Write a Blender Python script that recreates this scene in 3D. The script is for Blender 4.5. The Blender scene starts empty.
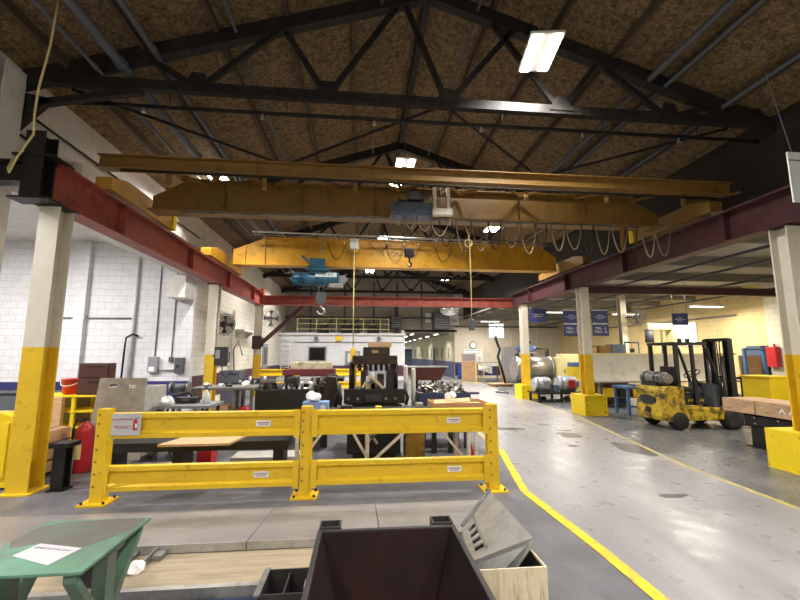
import bpy, bmesh, math, random
from mathutils import Vector as V, Matrix, Euler
R = random.Random(7)
PI = math.pi
C = bpy.context.scene.collection
sc = bpy.context.scene
FR = {}

# ------------------------------------------------------------------ materials
def lin(c):
    if isinstance(c, str):
        c = tuple(int(c[i:i + 2], 16) / 255 for i in (1, 3, 5))
    return tuple((x / 12.92 if x <= .04045 else ((x + .055) / 1.055) ** 2.4) for x in c) + (1.,)

MC = {}
def mat(name, col, rough=.55, metal=0., var=.18, scale=3., dirt=None, amt=.5, dscale=5., soft=.12, bump=0., bscale=40.,
        emit=0., brick=None, stretch=(1, 1, 1), spec=.5, mortar=None, coat=0.):
    if name in MC:
        return MC[name]
    m = bpy.data.materials.new(name); m.use_nodes = True
    nt = m.node_tree; N = nt.nodes; L = nt.links
    b = N['Principled BSDF']
    b.inputs['Roughness'].default_value = rough
    b.inputs['Metallic'].default_value = metal
    b.inputs['Specular IOR Level'].default_value = spec
    b.inputs['Coat Weight'].default_value = coat
    tc = N.new('ShaderNodeTexCoord')
    mp = N.new('ShaderNodeMapping'); mp.inputs['Scale'].default_value = stretch
    L.new(tc.outputs['Object'], mp.inputs['Vector'])
    n1 = N.new('ShaderNodeTexNoise'); n1.inputs['Scale'].default_value = scale; n1.inputs['Detail'].default_value = 6; n1.inputs['Roughness'].default_value = .65
    L.new(mp.outputs[0], n1.inputs['Vector'])
    cl = lin(col)
    r1 = N.new('ShaderNodeValToRGB')
    r1.color_ramp.elements[0].position = .3; r1.color_ramp.elements[1].position = .7
    r1.color_ramp.elements[0].color = tuple(x * (1 - var) for x in cl[:3]) + (1,)
    r1.color_ramp.elements[1].color = tuple(min(1, x * (1 + var)) for x in cl[:3]) + (1,)
    L.new(n1.outputs['Fac'], r1.inputs['Fac'])
    out = r1.outputs['Color']
    hgt = None
    if brick:
        sx = N.new('ShaderNodeSeparateXYZ'); cx = N.new('ShaderNodeCombineXYZ')
        L.new(tc.outputs['Object'], sx.inputs[0])
        L.new(sx.outputs['X' if brick == 'x' else 'Y'], cx.inputs['X']); L.new(sx.outputs['Z'], cx.inputs['Y'])
        bt = N.new('ShaderNodeTexBrick'); bt.inputs['Scale'].default_value = 1
        bt.inputs['Brick Width'].default_value = .42; bt.inputs['Row Height'].default_value = .21; bt.inputs['Mortar Size'].default_value = .008
        L.new(cx.outputs[0], bt.inputs['Vector'])
        mx = N.new('ShaderNodeMix'); mx.data_type = 'RGBA'
        L.new(bt.outputs['Fac'], mx.inputs['Factor']); L.new(out, mx.inputs['A'])
        mx.inputs['B'].default_value = lin(mortar) if mortar else tuple(x * .72 for x in cl[:3]) + (1,)
        out = mx.outputs['Result']
        hgt = bt.outputs['Fac']
    if dirt:
        n2 = N.new('ShaderNodeTexNoise'); n2.inputs['Scale'].default_value = dscale; n2.inputs['Detail'].default_value = 8; n2.inputs['Roughness'].default_value = .7
        L.new(mp.outputs[0], n2.inputs['Vector'])
        r2 = N.new('ShaderNodeValToRGB'); r2.color_ramp.elements[0].position = .72 - .45 * amt - soft / 2; r2.color_ramp.elements[1].position = .72 - .45 * amt + soft
        L.new(n2.outputs['Fac'], r2.inputs['Fac'])
        mx = N.new('ShaderNodeMix'); mx.data_type = 'RGBA'
        L.new(r2.outputs['Color'], mx.inputs['Factor']); L.new(out, mx.inputs['A']); mx.inputs['B'].default_value = lin(dirt)
        out = mx.outputs['Result']
    L.new(out, b.inputs['Base Color'])
    if bump or hgt:
        bp = N.new('ShaderNodeBump'); bp.inputs['Distance'].default_value = .01
        if hgt:
            bp.inputs['Strength'].default_value = .5; bp.invert = True; L.new(hgt, bp.inputs['Height'])
        else:
            n3 = N.new('ShaderNodeTexNoise'); n3.inputs['Scale'].default_value = bscale; n3.inputs['Detail'].default_value = 4
            L.new(mp.outputs[0], n3.inputs['Vector'])
            bp.inputs['Strength'].default_value = bump; L.new(n3.outputs['Fac'], bp.inputs['Height'])
        L.new(bp.outputs[0], b.inputs['Normal'])
    if emit:
        b.inputs['Emission Color'].default_value = cl; b.inputs['Emission Strength'].default_value = emit
    MC[name] = m
    return m

yel = mat('yellow_paint', '#deb624', .45, var=.08, dirt='#8a6a1a', amt=.2, dscale=6, soft=.15)
yel2 = mat('bright_yellow_paint', '#e4c614', .5, var=.06, dirt='#5a4a14', amt=.16, dscale=11, soft=.05)
guardy = mat('guard_yellow', '#e0b81c', .4, var=.06, dirt='#9a7414', amt=.16, dscale=9, soft=.12)
ochre = mat('ochre_crane_paint', '#85642c', .5, var=.16, dirt='#4a3414', amt=.3, dscale=3, soft=.2)
craney = mat('crane_yellow', '#cf9a2a', .36, var=.1, dirt='#94681a', amt=.3, dscale=3.5, soft=.2)
maroon = mat('maroon_steel', '#4a262b', .5, var=.15, dirt='#301318', amt=.38, dscale=4, soft=.2)
redox = mat('red_oxide_steel', '#9a4a3e', .5, var=.12, dirt='#5a2420', amt=.36, dscale=4, soft=.2)
cream = mat('cream_column', '#d8d2c2', .55, var=.06, dirt='#b9b19d', amt=.26, dscale=3, soft=.3)
whitep = mat('white_paint', '#dcdad6', .5, var=.05, dirt='#b5b0a8', amt=.32, dscale=3, soft=.2)
truss = mat('truss_black', '#1f1d1c', .65, var=.2, spec=.3, dirt='#38312b', amt=.34, dscale=6)
steel = mat('grey_steel', '#8e8c8a', .38, .55, var=.15, dirt='#5a5652', amt=.42, dscale=5, soft=.2)
galv = mat('galvanised', '#b4b2ae', .35, .6, var=.1, dirt='#85827c', amt=.4, dscale=6, soft=.2)
apron_m = mat('worn_light_steel', '#9d9a9b', .4, .4, var=.08, dirt='#7a7676', amt=.34, dscale=2.2, soft=.3)
dark = mat('dark_greasy_steel', '#2e2b29', .42, .35, var=.3, dirt='#17140f', amt=.5, dscale=6, soft=.2)
black = mat('black_paint', '#1d1d1e', .5, var=.2)
rubber = mat('rubber', '#1b1a19', .8, var=.2, dirt='#3a3630', amt=.4)
bluem = mat('hoist_blue', '#2e5f78', .4, var=.15, dirt='#1c3540', amt=.36, dscale=8)
blue2 = mat('blue_bin', '#26408c', .45, var=.12)
navy = mat('navy_paint', '#252a52', .5, var=.1)
bluest = mat('blue_steel', '#4a6fa6', .45, var=.1)
grey = mat('mid_grey_paint', '#85868a', .5, var=.08)
dgrey = mat('dark_grey_paint', '#4c4f55', .5, var=.1)
green = mat('green_paint', '#58866d', .5, var=.12, dirt='#5a514a', amt=.56, dscale=1.9, soft=.2)
wood = mat('pale_wood', '#d0a97a', .65, var=.14, scale=4, stretch=(1, 8, 8), dirt='#9a774e', amt=.36, dscale=4, soft=.2)
woodb = mat('timber', '#c0a07c', .7, var=.15, scale=3, stretch=(8, 1, 8), dirt='#836347', amt=.4, dscale=4, soft=.2)
ply = mat('plywood', '#b08c66', .7, var=.15, scale=3)
card = mat('cardboard', '#b98f62', .8, var=.08)
tanm = mat('tan_board', '#a5957b', .5, var=.08, scale=3, stretch=(.6, 6, 6), dirt='#75664f', amt=.4, dscale=3, soft=.2)
tanbin = mat('tan_bin_paint', '#cfc0a0', .55, var=.08, stretch=(4, 4, .6), dirt='#7d7159', amt=.36, dscale=5, soft=.16)
red = mat('red_paint', '#b3202a', .4, var=.1)
redp = mat('red_plastic', '#c22a2e', .45, var=.08)
paper = mat('white_paper', '#b9b5b8', .7, var=.02)
tissue_m = mat('white_cloth', '#eceaea', .8, var=.05)
labelw = mat('label_white', '#dfe6e8', .5, var=.02)
ink = mat('black_ink', '#26242a', .6, var=0)
inkred = mat('red_ink', '#b53a40', .6, var=0)
inkw = mat('white_lettering', '#f2f2f6', .5, var=0)
rope_m = mat('pale_cord', '#c9bb82', .7, var=.1)
cable_m = mat('festoon_cable', '#8d8064', .55, var=.1)
wire_m = mat('thin_wire', '#77747a', .5, var=.1)
plas = mat('grey_plastic', '#bdb8ae', .6, var=.12, dirt='#85807a', amt=.4, dscale=6, soft=.2)
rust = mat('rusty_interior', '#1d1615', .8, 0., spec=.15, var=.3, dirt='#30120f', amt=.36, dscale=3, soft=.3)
hopm = mat('hopper_steel', '#3d3a3a', .5, .3, var=.15, dirt='#2a2625', amt=.4, dscale=5, soft=.2)
forky = mat('worn_forklift_yellow', '#c9aa28', .55, var=.12, dirt='#4a3a1a', amt=.5, dscale=6, soft=.1)
silver = mat('brushed_silver', '#aaa7a4', .3, .8, var=.08)
mirror_m = mat('mirror_dome', '#c8ccc8', .08, .95, var=.02)
glass_d = mat('dark_glass', '#0d0e10', .12, var=0)
cabinetb = mat('slate_blue', '#46546e', .5, var=.12)
creamb = mat('machine_cream', '#d9cf9f', .5, var=.06)
lightblue = mat('pale_blue_box', '#7f9fd0', .6, var=.1)
lamp_m = mat('lamp_glow', '#fff6e6', .5, var=0, emit=30)
lampc_m = mat('lamp_glow_dim', '#fff8ea', .5, var=0, emit=5)
winglow = mat('lit_window_glass', '#f4fbff', .4, var=0, emit=1.6)
signb = mat('sign_blue', '#34407a', .5, var=.05)
roofm = mat('fibre_roof_board', '#7c6646', .9, var=.65, scale=26, dirt='#1f1912', amt=.46, dscale=9, soft=.2, bump=.6, bscale=30)
deckw = mat('white_roof_deck', '#c4c0b6', .7, var=.1, dirt='#6c665c', amt=.4, dscale=1.5, soft=.3)

# ------------------------------------------------------------------ mesh builder
class M:
    def __init__(s): s.b = bmesh.new()
    def _f(s, vs, sm=False):
        try:
            f = s.b.faces.new(vs); f.smooth = sm; return f
        except ValueError:
            return None
    def box(s, x0, x1, y0, y1, z0, z1, bev=0.):
        return s.obox(((x0 + x1) / 2, (y0 + y1) / 2, (z0 + z1) / 2), (abs(x1 - x0), abs(y1 - y0), abs(z1 - z0)), bev=bev)
    def obox(s, c, d, rot=(0, 0, 0), bev=0., mx=None):
        m = Matrix.Translation(V(c)) @ (mx if mx is not None else Euler(rot).to_matrix().to_4x4()) @ Matrix.Diagonal((d[0], d[1], d[2], 1))
        vs = bmesh.ops.create_cube(s.b, size=1, matrix=m)['verts']
        if bev:
            es = list({e for v in vs for e in v.link_edges})
            bmesh.ops.bevel(s.b, geom=es, offset=min(bev, min(d) * .45), segments=2, affect='EDGES', profile=.6)
        return s
    def bar(s, p, q, w, h=None, up=(0, 0, 1), bev=0.):
        p, q = V(p), V(q); d = q - p; h = w if h is None else h
        z = d.normalized(); u = V(up)
        if abs(z.dot(u)) > .98: u = V((0, 1, 0))
        x = u.cross(z).normalized(); y = z.cross(x)
        mx = Matrix((x, y, z)).transposed().to_4x4()
        return s.obox((p + q) / 2, (w, h, d.length), bev=bev, mx=mx)
    def cyl(s, p, q, r, n=12, r2=None, cap=True):
        p, q = V(p), V(q); r2 = r if r2 is None else r2
        z = (q - p).normalized(); u = V((0, 0, 1)) if abs(z.z) < .9 else V((0, 1, 0))
        x = u.cross(z).normalized(); y = z.cross(x)
        A, B = [], []
        for i in range(n):
            a = 2 * PI * i / n; o = x * math.cos(a) + y * math.sin(a)
            A.append(s.b.verts.new(p + o * r)); B.append(s.b.verts.new(q + o * r2))
        for i in range(n):
            j = (i + 1) % n; s._f((A[i], A[j], B[j], B[i]), True)
        if cap: s._f(A[::-1]); s._f(B)
        return s
    def tube(s, pts, r, n=8):
        pts = [V(p) for p in pts]; rings = []; x = None
        for i, p in enumerate(pts):
            d = ((pts[min(i + 1, len(pts) - 1)] - p).normalized() + (p - pts[max(i - 1, 0)]).normalized()).normalized()
            if x is None:
                u = V((0, 0, 1)) if abs(d.z) < .9 else V((0, 1, 0)); x = u.cross(d).normalized()
            else:
                x = (x - d * x.dot(d)).normalized()
            y = d.cross(x)
            rings.append([s.b.verts.new(p + (x * math.cos(2 * PI * k / n) + y * math.sin(2 * PI * k / n)) * r) for k in range(n)])
        for a, c in zip(rings, rings[1:]):
            for k in range(n):
                l = (k + 1) % n; s._f((a[k], a[l], c[l], c[k]), True)
        s._f(rings[0][::-1]); s._f(rings[-1])
        return s
    def lathe(s, prof, c=(0, 0, 0), n=20, mx=None):
        mx = mx or Matrix(); rings = []
        for r, z in prof:
            rings.append([s.b.verts.new(V(c) + mx @ V((r * math.cos(2 * PI * k / n), r * math.sin(2 * PI * k / n), z))) for k in range(n)])
        for a, d in zip(rings, rings[1:]):
            for k in range(n):
                l = (k + 1) % n; s._f((a[k], a[l], d[l], d[k]), True)
        if prof[0][0] > 1e-5: s._f(rings[0][::-1])
        if prof[-1][0] > 1e-5: s._f(rings[-1])
        return s
    def prism(s, poly, ax, a, b):
        f = {'x': lambda u, v, t: (t, u, v), 'y': lambda u, v, t: (u, t, v), 'z': lambda u, v, t: (u, v, t)}[ax]
        A = [s.b.verts.new(f(u, v, a)) for u, v in poly]; B = [s.b.verts.new(f(u, v, b)) for u, v in poly]
        n = len(poly); s._f(A[::-1]); s._f(B)
        for i in range(n): s._f((A[i], A[(i + 1) % n], B[(i + 1) % n], B[i]))
        return s
    def sheet(s, pts, t, nrm=None):
        pts = [V(p) for p in pts]
        n = V(nrm).normalized() if nrm else (pts[1] - pts[0]).cross(pts[2] - pts[0]).normalized()
        A = [s.b.verts.new(p) for p in pts]; B = [s.b.verts.new(p + n * t) for p in pts]
        k = len(pts); s._f(A[::-1]); s._f(B)
        for i in range(k): s._f((A[i], A[(i + 1) % k], B[(i + 1) % k], B[i]))
        return s
    def ib(s, p, q, w, h, tf=.025, tw=.02, up=(0, 0, 1)):
        p, q = V(p), V(q); z = (q - p).normalized(); u = V(up)
        x = u.cross(z).normalized(); y = z.cross(x)
        W, H = w / 2, h / 2
        sec = [(-W, -H), (W, -H), (W, -H + tf), (tw / 2, -H + tf), (tw / 2, H - tf), (W, H - tf), (W, H), (-W, H), (-W, H - tf), (-tw / 2, H - tf), (-tw / 2, -H + tf), (-W, -H + tf)]
        A = [s.b.verts.new(p + x * a + y * c) for a, c in sec]; B = [s.b.verts.new(q + x * a + y * c) for a, c in sec]
        n = 12
        for i in range(n): s._f((A[i], A[(i + 1) % n], B[(i + 1) % n], B[i]))
        for vs in (A, B):
            s._f((vs[0], vs[1], vs[2], vs[3], vs[10], vs[11])); s._f((vs[3], vs[4], vs[9], vs[10])); s._f((vs[4], vs[5], vs[6], vs[7], vs[8], vs[9]))
        return s
    def sph(s, c, r, n=14, sq=(1, 1, 1)):
        vs = bmesh.ops.create_uvsphere(s.b, u_segments=n, v_segments=max(6, n // 2), radius=r, matrix=Matrix.Translation(V(c)) @ Matrix.Diagonal((*sq, 1)))['verts']
        for v in vs:
            for f in v.link_faces: f.smooth = True
        return s
    def rag(s, c, r, seed=1):
        rr = random.Random(seed)
        vs = bmesh.ops.create_icosphere(s.b, subdivisions=3, radius=r, matrix=Matrix.Translation(V(c)))['verts']
        ks = [(rr.uniform(-1, 1), rr.uniform(-1, 1), rr.uniform(-1, 1), rr.uniform(0, 6)) for _ in range(6)]
        for v in vs:
            d = (v.co - V(c)) / r
            w = sum(math.sin(4 * (d.x * k[0] + d.y * k[1] + d.z * k[2]) + k[3]) for k in ks) * .1
            v.co = V(c) + V((d.x * (1 + w), d.y * (1 - w), max(d.z * (.75 + w * 1.4), -.45))) * r
        return s
    def out(s, name, m, parent=None, local=False):
        bmesh.ops.recalc_face_normals(s.b, faces=s.b.faces[:])
        if parent is not None and not local:
            s.b.transform(FR[parent.name].inverted())
        me = bpy.data.meshes.new(name); s.b.to_mesh(me); s.b.free()
        me.materials.append(m)
        o = bpy.data.objects.new(name, me); C.objects.link(o)
        if parent is not None:
            o.parent = parent; FR[o.name] = FR[parent.name]
        return o

def tag(o, label, cat, group=None, kind=None):
    if label: o['label'] = label
    if cat: o['category'] = cat
    if group: o['group'] = group
    if kind: o['kind'] = kind
    return o

def T(name, label, cat, loc=(0, 0, 0), rz=0., group=None):
    o = bpy.data.objects.new(name, None); C.objects.link(o)
    o.location = loc; o.rotation_euler = (0, 0, rz); o.empty_display_size = .1
    FR[o.name] = Matrix.Translation(V(loc)) @ Matrix.Rotation(rz, 4, 'Z')
    return tag(o, label, cat, group)

def S(m, name, material, label, cat, group=None, kind=None):
    """a thing that is one mesh: origin at its base centre"""
    vs = [v.co for v in m.b.verts]
    lo = [min(v[i] for v in vs) for i in range(3)]; hi = [max(v[i] for v in vs) for i in range(3)]
    loc = V(((lo[0] + hi[0]) / 2, (lo[1] + hi[1]) / 2, lo[2]))
    m.b.transform(Matrix.Translation(-loc))
    o = m.out(name, material); o.location = loc
    FR[o.name] = Matrix.Translation(loc)
    return tag(o, label, cat, group, kind)

def ST(m, name, material, parent=None):
    o = m.out(name, material, parent) if parent is not None else m.out(name, material)
    if parent is None:
        o['kind'] = 'structure'; FR[o.name] = Matrix()
    return o

def dup(root, loc, rz=0., label=None, group=None):
    r = root.copy(); C.objects.link(r); r.location = loc; r.rotation_euler = (0, 0, rz)
    if label: r['label'] = label
    if group: r['group'] = group
    for ch in list(root.children):
        c = ch.copy(); C.objects.link(c); c.parent = r
        for g in list(ch.children):
            d = g.copy(); C.objects.link(d); d.parent = c
    return r

def text(body, size, loc, rot, m, parent, name='lettering', align='CENTER', ext=.001, sx=1.):
    cu = bpy.data.curves.new(name, 'FONT'); cu.body = body; cu.size = size; cu.extrude = ext
    cu.align_x = align; cu.align_y = 'CENTER'; cu.resolution_u = 2; cu.space_line = .95
    cu.materials.append(m)
    tmp = bpy.data.objects.new(name, cu)
    me = bpy.data.meshes.new_from_object(tmp); me.name = name
    if not me.materials: me.materials.append(m)
    bpy.data.objects.remove(tmp)
    o = bpy.data.objects.new(name, me); C.objects.link(o)
    w = Matrix.Translation(V(loc)) @ Euler(rot).to_matrix().to_4x4() @ Matrix.Diagonal((sx, 1, 1, 1))
    o.parent = parent; o.matrix_local = FR[parent.name].inverted() @ w
    FR[o.name] = FR[parent.name]
    return o
UP = (PI / 2, 0, 0)          # lettering that faces -y

# ------------------------------------------------------------------ camera
cam = bpy.data.cameras.new('camera'); co = bpy.data.objects.new('camera', cam); C.objects.link(co)
cam.sensor_width = 36; cam.lens = 18; cam.clip_end = 200; cam.clip_start = .05
co.location = (0, 0, 1.75); co.rotation_euler = (PI / 2 + math.radians(7.69), 0, -math.radians(5.66))
sc.camera = co

# ------------------------------------------------------------------ setting
XL, XR = -5.3, 7.6
EAVE, RIDGE, XRG = 6.05, 8.4, 1.15
def roofz(x): return EAVE + (RIDGE - EAVE) * ((x - XL) / (XRG - XL) if x < XRG else (XR - x) / (XR - XRG))
Y0, YB = -4., 29.

def floor_mat(name, col, col2, rough, streak=(6, .5, 1), sc_=1.6):
    m = mat(name, col, rough, var=.10, scale=sc_, stretch=streak, dirt=col2, amt=.44, dscale=1.7, soft=.25, spec=.4)
    b = m.node_tree.nodes['Principled BSDF']; nt = m.node_tree
    n = nt.nodes.new('ShaderNodeTexNoise'); n.inputs['Scale'].default_value = 5; n.inputs['Detail'].default_value = 6
    t = nt.nodes['Texture Coordinate'] if 'Texture Coordinate' in nt.nodes else nt.nodes.new('ShaderNodeTexCoord')
    nt.links.new(t.outputs['Object'], n.inputs['Vector'])
    mr = nt.nodes.new('ShaderNodeMapRange'); mr.inputs['From Min'].default_value = .3; mr.inputs['From Max'].default_value = .7
    mr.inputs['To Min'].default_value = rough - .08; mr.inputs['To Max'].default_value = rough + .12
    nt.links.new(n.outputs['Fac'], mr.inputs['Value']); nt.links.new(mr.outputs[0], b.inputs['Roughness'])
    return m
f_dark = floor_mat('work_area_concrete', '#69696d', '#4f4e50', .38, (1, 1, 1), 1.2)
f_aisle = floor_mat('polished_aisle_concrete', '#8f8c8e', '#747173', .32, (1.3, .12, 1))
f_right = floor_mat('dark_coated_concrete', '#68686b', '#545558', .3, (.8, .3, 1))

fl = ST(M().box(-14.2, 15.2, Y0 - .2, 60, -.2, 0), 'floor', f_dark)
RB = [(4.6, Y0), (4.8, 1.5), (4.98, 4.34), (5.12, 6.18), (6.2, 11.36), (6.44, 16.26), (7.1, 22), (7.46, 27)]
LB = [(2.17, Y0), (2.17, 2.93), (2.18, 3.68), (2.12, 5.22), (2.59, 7.44), (2.75, 12), (2.9, 20), (3.05, 27)]
def strip(A, B, z0, z1):
    m = M()
    for i in range(len(A) - 1):
        m.prism([A[i], B[i], B[i + 1], A[i + 1]], 'z', z0, z1)
    return m
strip(LB, RB, .0, .003).out('floor_coating', f_aisle, fl)
strip(RB, [(15, p[1]) for p in RB], .0, .002).out('floor_coating', f_right, fl)
M().box(3.05, 6.85, 27, 59.8, 0, .003).out('floor_coating', f_aisle, fl)
line_m = mat('floor_line_yellow', '#dcb81e', .5, var=.08, dirt='#8a7f4c', amt=.38, dscale=6, soft=.1)
line_w = mat('worn_floor_line', '#b9a85c', .5, var=.1, dirt='#8a8780', amt=.5, dscale=5, soft=.2)
def off(P, d): return [(x + d, y) for x, y in P]
strip(off(LB[:5], -.05), off(LB[:5], .06), .003, .006).out('floor_line', line_m, fl)
strip(off(LB[4:], -.04), off(LB[4:], .05), .003, .006).out('floor_line', line_w, fl)
strip(off(RB[:5], -.03), off(RB[:5], .05), .003, .006).out('floor_line', line_w, fl)
strip(off(RB[4:], -.03), off(RB[4:], .05), .003, .006).out('floor_line', line_w, fl)
stain = mat('dark_floor_patch', '#4b4947', .4, var=.2)
def blob(cx, cy, rx, ry, seed):
    rr = random.Random(seed); n = 18
    ph = [rr.uniform(.45, 1.3) for _ in range(n)]
    ph = [(ph[i - 1] + 2 * ph[i] + ph[(i + 1) % n]) / 4 for i in range(n)]
    return [(cx + rx * ph[i] * math.cos(2 * PI * i / n), cy + ry * ph[i] * math.sin(2 * PI * i / n)) for i in range(n)]
for i, (x, y, a, b) in enumerate([(5.1, 7.3, .3, .62), (4.55, 8.6, .28, .35), (3.3, 9.5, .35, .18), (3.7, 9.4, .2, .12), (4.6, 9.9, .16, .14), (4.75, 9.1, .15, .1), (3.9, 4.9, .2, .08), (3.0, 11.2, .25, .1), (4.1, 7.6, .12, .1)]):
    M().prism(blob(x, y, a, b, i), 'z', .003, .005).out('floor_patch', stain, fl)

w_white = mat('white_block_wall', '#d9d9dc', .6, var=.04, dirt='#c2c0c0', amt=.34, dscale=1.2, soft=.3, brick='x', mortar='#bcbcc0')
w_white2 = mat('cream_block_wall', '#d9d3c4', .6, var=.05, dirt='#b8b0a0', amt=.36, dscale=1.2, soft=.3, brick='y', mortar='#b5ae9f')
w_cream = mat('cream_yellow_wall', '#dcc895', .65, var=.06, dirt='#c0ab78', amt=.36, dscale=.9, soft=.3, brick='y', mortar='#c0ae80')
w_grey = mat('grey_back_wall', '#a49e94', .7, var=.08, dirt='#7d766c', amt=.4, dscale=.7, soft=.3, brick='x', mortar='#8d877d')
w_back = mat('white_back_wall', '#d2ccc0', .65, var=.05, dirt='#b5aea0', amt=.36, dscale=.8, soft=.3, brick='x', mortar='#bcb5a8')
w_plain = mat('plain_painted_wall', '#cfcbc0', .65, var=.06)
stripe = mat('navy_wall_stripe', '#2b2c62', .5, var=.08)
stripe2 = mat('maroon_wall_stripe', '#4c2a3e', .5, var=.08)
slate = mat('slate_wall_band', '#56587c', .5, var=.08)

# side bay wall that faces the camera, with its stripe
w1 = ST(M().box(-14, XL, 13.3, 13.5, 0, 5.3), 'wall_left_bay', w_white)
M().box(-14, XL, 13.285, 13.3, .3, .92).out('painted_stripe', stripe, w1)
m = M()
for x in (-9.75, -8.75): m.box(x, x + .3, 13.12, 13.3, 0, 5.2)
m.out('pilaster', w_white, w1)
ST(M().box(-14.2, -14, Y0, 13.5, 0, 5.3), 'wall_left_outer', w_white2)
ST(M().box(-14.2, XL - .15, Y0, 13.5, 5.3, 5.45), 'ceiling_left_bay', whitep)
wl = ST(M().box(XL - .2, XL, 13.5, YB, 0, EAVE + .2), 'wall_left', w_white2)
M().box(XL, XL + .015, 13.5, 26.98, .25, 1.05).out('painted_stripe', stripe2, wl)
wu = ST(M().box(XL - .15, XL, Y0, 13.5, 4.3, EAVE + .2), 'wall_left_upper', whitep)
M().box(XL - .17, XL + .12, Y0, 13.3, 4.15, 4.32).out('sill_beam', whitep, wu)
m = M()
for z in (4.75, 5.1, 5.5): m.tube([(XL + .04, Y0, z), (XL + .04, 13.3, z)], .022, 6)
m.out('conduit', truss, wu)
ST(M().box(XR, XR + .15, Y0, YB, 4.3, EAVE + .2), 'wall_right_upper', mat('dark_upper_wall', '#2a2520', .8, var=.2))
ST(M().box(15, 15.2, Y0, YB, 0, 4.4), 'wall_right', w_cream)
ST(M().box(-14.2, 15.2, Y0 - .2, Y0, 0, 8.6), 'wall_front', w_plain)
wb = ST(M().box(6.9, 15.2, YB, YB + .2, 0, 4.4).box(6.9, XR + .2, YB, YB + .2, 4.3, 6.3), 'wall_back_right', w_back)
M().box(6.9, 13.4, YB - .015, YB, .2, 1.15).out('painted_stripe', navy, wb)
m = M()
for x in (9.0, 10.3, 11.2, 12.2, 13.2, 14.2): m.box(x, x + .06, YB - .05, YB, 0, 4.3)
m.out('pipe_run', cream, wb)
m = M().tube([(6.95, YB - .12, 3.75), (14.8, YB - .12, 3.75)], .05, 8).tube([(6.95, YB - .12, 4.6), (7.5, YB - .12, 4.6)], .05, 8)
m.out('pipe', dgrey, wb)
wbu = ST(M().prism([(XL - .2, 3.3), (6.9, 3.3), (6.9, 6.3), (XR, 6.3), (XRG, RIDGE + .1), (XL - .2, 6.1)], 'y', YB, YB + .2), 'wall_back_upper', w_grey)
m = M()
for z in (4.35, 5.3): m.tube([(XL, YB - .08, z), (6.9, YB - .08, z)], .06, 8)
for x in (-3.6, -1.2, .9, 2.6, 4.4): m.box(x, x + .12, YB - .12, YB, 3.3, 7)
m.out('pipe', dgrey, wbu)
# mezzanine block
mz = ST(M().box(XL, 3.0, 27, 27.2, 0, 3.0), 'wall_mezzanine', w_white)
M().box(XL, 3.05, 26.9, YB, 3.0, 3.12).out('deck_edge', whitep, mz)
M().box(XL, 3.0, 26.985, 27, .3, 1.0).out('painted_stripe', stripe2, mz)
M().box(XL + 1.0, 2.9, 26.96, 27, 2.5, 2.55).out('conduit', wire_m, mz)
# corridor
cw = ST(M().box(6.9, 7.1, YB + .2, 60, 0, 3.35), 'wall_corridor_right', mat('corridor_wall', '#d6cfae', .6, var=.05))
M().box(6.88, 6.9, YB + .2, 60, 0, 1.2).out('painted_stripe', slate, cw)
m = M()
for y in (31, 33.5, 35.5, 38.5, 41, 44, 47, 50): m.box(6.86, 6.9, y, y + .12, 1.4, 2.3)
m.out('wall_pipe', dgrey, cw)
dd = ST(M().box(6.84, 6.9, 36.6, 37.6, 0, 2.3), 'door_1', dgrey)
ST(M().box(2.8, 3.0, 27.2, 60, 0, 3.35), 'wall_corridor_left', w_plain)
ST(M().box(2.8, 7.1, YB, 60, 3.35, 3.5), 'ceiling_corridor', mat('corridor_ceiling', '#6f6a60', .8, var=.1))
ST(M().box(2.8, 7.1, 60, 60.2, 0, 3.5), 'wall_corridor_end', w_plain)
we = ST(M().box(3.2, 4.6, 59.95, 60, 1.6, 2.9).box(4.9, 6.7, 59.95, 60, 1.6, 2.9), 'window_1', winglow)

# roof
rf = ST(M().prism([(XL - .3, EAVE), (XRG, RIDGE), (XR + .3, EAVE), (XR + .3, EAVE + .15), (XRG, RIDGE + .15), (XL - .3, EAVE + .15)], 'y', Y0, YB + .2), 'ceiling', roofm)
n = 0
for side, xs in ((0, (-4.6, -3.5, -2.4, -1.3, -.2)), (1, (2.3, 3.4, 4.5, 5.6, 6.7))):
    for x in xs:
        z = roofz(x)
        M().bar((x, Y0, z - .07), (x, YB, z - .07), .06, .14).out('purlin', mat('purlin_brown', '#4a3d2c', .8, var=.2), rf)
M().bar((XRG, Y0, RIDGE - .14), (XRG, YB, RIDGE - .14), .12, .26).out('purlin', truss, rf)
cr = ST(M().box(XR, 15.2, Y0, YB, 4.4, 4.5), 'ceiling_right_bay', deckw)
for k in range(12):
    y = 3.2 + k * 2.2
    M().box(XR + .16, 14.98, y, y + .1, 4.14, 4.4).out('joist', mat('bay_joist', '#8a857c', .7, var=.15), cr)
m = M()
for x, z in ((8.6, 4.02), (9.6, 3.95), (12, 4.0), (13.6, 3.9)): m.tube([(x, 1, z), (x, YB - .1, z)], .035, 6)
m.out('pipe_run', dgrey, cr)

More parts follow.
